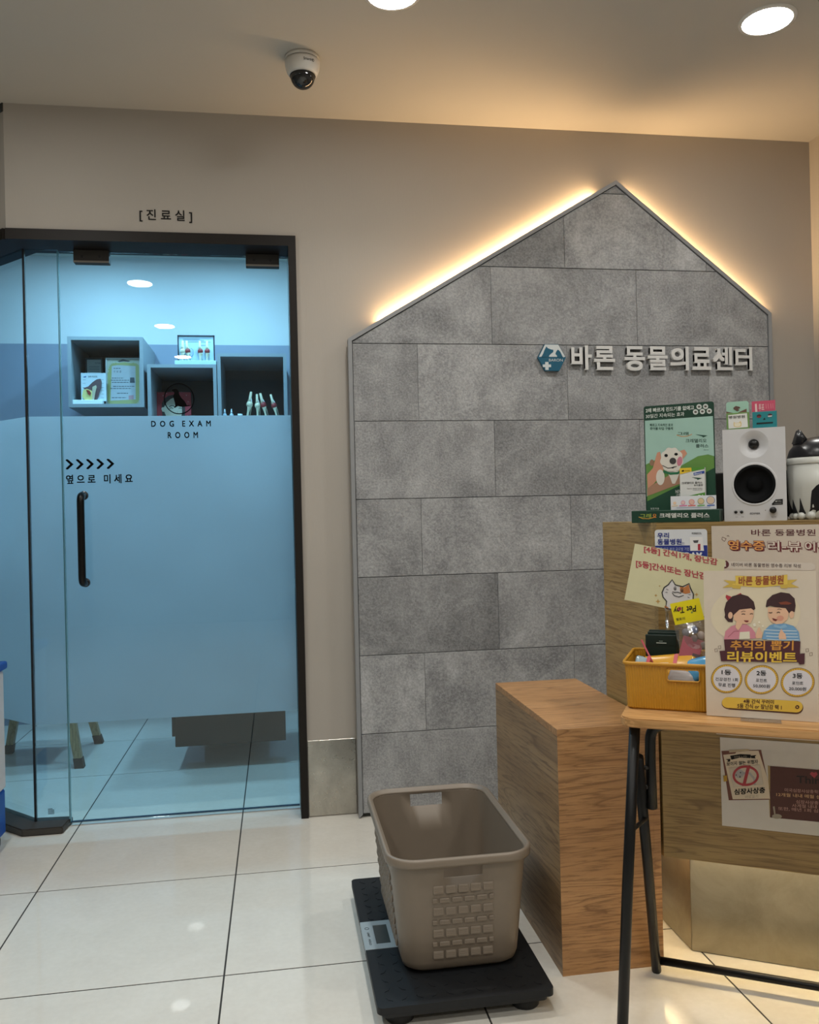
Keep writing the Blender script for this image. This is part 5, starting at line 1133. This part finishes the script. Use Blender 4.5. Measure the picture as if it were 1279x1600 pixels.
t = pillow('snack_packet', 'yellow snack packet with red edges lying across the yellow basket', 'packet', .115, .062, .016, bpos(.045, -.262, .088), (-math.radians(38), math.radians(-7), ANG), mat('#c9952e', .25))
for x0, x1 in ((-.056, -.048), (.002, .010)):
    bm = BM(); add_prism(bm, [(x0, -.026), (x1, -.026), (x1+.012, .026), (x0+.012, .026)], -.0086, -.0080); obj('red_band', bm, mat('#b83a48', .3), t)
obj('white_label', add_prism(BM(), [(-.028, -.012), (-.006, -.012), (.0, .006), (-.022, .008)], -.0090, -.0083), mat('#d5cfc2', .4), t)
pillow('blue_packet', 'shiny blue packet beside the standing poster in the yellow basket', 'packet', .085, .055, .022, bpos(.122, -.272, .092), (-math.radians(35), math.radians(-16), ANG), mat('#4f93bd', .18))
pillow('clear_packet', 'crumpled clear packet with pale blue print at the basket corner', 'packet', .05, .05, .015, bpos(-.005, -.258, .085), (-math.radians(40), math.radians(10), ANG), mat('#8fa0a6', .2))
t = thing('red_stick', 'thin red stick leaning on the dark green cases', 'stick', bpos(.006, -.262, .096), ANG); tube('stick', [(.004, 0, 0), (-.024, .050, .041)], .0022, mat('#a8434c', .4), t, 8)
t = thing('pink_card', 'dusty pink card packet leaning in the yellow basket', 'card', bpos(.061, -.255, .100), rot=(-math.radians(14), math.radians(14), ANG)); box('card', (0, 0, 0), (.043, .004, .058), mat('#a4535d', .4), t, .001); box('window', (.027, -.0006, .004), (.043, 0, .026), mat('#5a4a4c', .3), t)
pillow('grey_packet', 'grey and white packet deep inside the yellow basket behind its handle hole', 'packet', .07, .06, .02, bpos(.075, -.285, .055), (-math.radians(12), math.radians(20), ANG), mat('#a9a2a0', .3))
pillow('red_packet', 'red and black packet deep inside the basket', 'packet', .05, .06, .016, bpos(.118, -.283, .050), (-math.radians(10), math.radians(-25), ANG), mat('#7a2e2a', .3))
pillow('bottom_packet', 'large pale packet filling the bottom of the yellow basket', 'packet', .22, .15, .03, bpos(.085, -.205, .030), (-math.radians(88), 0, ANG), mat('#b9a45c', .3))
# pet toy bag with a yellow header card
t = thing('toy_bag', 'clear toy bag with an upside-down yellow header card poking out of the basket', 'bag', bpos(.086, -.232, .184), rot=(-math.radians(8), math.radians(-13), ANG))
box('header_card', (-.030, -.001, -.002), (.033, .001, .046), mat('#d8c81e', .28), t)
pr = Print(t, [(665, 100), (1085, 55), (1160, 370), (780, 440)], .063, .048, -.0012, -.030, -.002)
pr.text('lettering', 'Pet Toy', 735, 140, 1050, 260, 1, M_INK, .02, rot=PI-.05); pr.text('lettering', 'o', 795, 165, 850, 225, 1.5, flat('#a8344c'), .03, rot=PI-.05)
pr.text('lettering', '펫토이', 785, 330, 910, 372, 1, flat('#4a4412'), .02, rot=-.12); pr.ell('mark_print', 1000, 262, 14, 14, 1, flat('#7a8a3a'))
bm = BM(); n = 10
for s in (1, -1):
    gr = [[bm.verts.new(((a/n-.5)*.066, -s*.009*math.sin(PI*a/n)*math.sin(PI*min(1, (b_+.3)/8.3))-s*.0004, -.002-b_/8*.075)) for b_ in range(9)] for a in range(n+1)]
    for a in range(n):
        for b_ in range(8): bm.faces.new((gr[a][b_], gr[a+1][b_], gr[a+1][b_+1], gr[a][b_+1]))
obj('clear_bag', bm, film, t, True)
for x, z, r, c in ((-.012, -.022, .008, '#8d8a8f'), (.008, -.020, .007, '#5d6f96'), (.018, -.034, .008, '#b9a9a2'), (.002, -.040, .009, '#7d6a66'), (-.014, -.044, .008, '#c4bdb4'), (.016, -.055, .008, '#94857c')):
    bm = BM(); bmesh.ops.create_icosphere(bm, subdivisions=2, radius=r); bmesh.ops.scale(bm, vec=(1, .6, 1.2), verts=bm.verts); bmesh.ops.translate(bm, vec=(x, 0, z), verts=bm.verts); obj('toy_ball', bm, mat(c, .4), t, True)
# prize paper in its clip stand
t = thing('prize_paper', 'pale yellow prize paper with a cartoon cat clipped above the yellow basket', 'paper', cf(-.058, -.180, .9245), rot=(-math.radians(6), math.radians(11), ANG))
box('sheet', (0, 0, 0), (.200, .0010, .132), mat('#c9c49f', .4), t)
pr = Print(t, [(248, 82), (1432, 300), (1292, 1074), (108, 858)], .200, .132, -.0001)
PR = flat('#a8424a')
pr.text('lettering', '[4등] 간식1개, 장난감', 370, 195, 1330, 300, 1, PR, .04, slope=.185); pr.text('lettering', '[5등]간식또는 장난감', 262, 388, 1190, 500, 1, PR, .04, slope=.185)
CW, OUT = flat('#c9c6c6'), flat('#1c1a1c')
cat = [(745, 572), (785, 640), (880, 665), (965, 620), (985, 690), (1020, 760), (1015, 830), (990, 1010), (660, 960), (672, 865), (625, 810), (612, 750), (640, 680), (695, 640)]
pr.poly('cat_body', cat, 1, CW); pr.line('cat_outline', cat, 15, 3, OUT, closed=True); pr.poly('cat_patch', [(845, 662), (905, 672), (960, 632), (982, 745), (915, 760), (850, 735)], 2, flat('#b3703c'))
pr.poly('cat_patch', [(640, 945), (655, 920), (700, 955), (690, 985)], 2, flat('#b3703c'))
for x, y in ((783, 690), (872, 712)): pr.ring('cat_eye', x, y, 18, 26, 7, 4, OUT, n=20); pr.ell('cat_pupil', x, y+4, 7, 10, 4, OUT, n=10)
pr.line('cat_mouth', [(745, 735), (785, 742), (820, 740), (860, 752)], 9, 4, OUT); pr.line('cat_mouth', [(745, 750), (770, 785), (830, 803), (895, 780)], 9, 4, OUT)
for a in (((665, 700), (695, 712)), ((655, 745), (685, 742)), ((955, 768), (985, 770)), ((945, 800), (970, 812))): pr.line('cat_whisker', list(a), 6, 4, OUT)
for x, y, r in ((558, 870, 34), (530, 790, 22), (580, 660, 13), (1060, 765, 26)): pr.poly('star_print', [(x, y-r), (x+r*.28, y-r*.28), (x+r, y), (x+r*.28, y+r*.28), (x, y+r), (x-r*.28, y+r*.28), (x-r, y), (x-r*.28, y-r*.28)], 1, flat('#b08a4a'))
t = thing('clip_stand', 'clear stem with a white clip holding up the prize paper', 'clip stand', cf(.036, -.165, TZ+.004), ANG)
tube('stem', [(0, 0, 0), (-.001, 0, .20)], .0038, plastic_film('stem_plastic', (.9, .91, .9), .3), t, 12)
lathe('clip_joint', [(.0, .195), (.0055, .195), (.006, .200), (.0055, .209), (0, .209)], mat('#d3d2cc', .35), t, 16)
box('clip', (-.008, -.011, .209), (.010, .004, .232), plastic_film('clip_plastic', (.97, .97, .97), .45), t, .003)

bpy.data.scenes.remove(TSC)
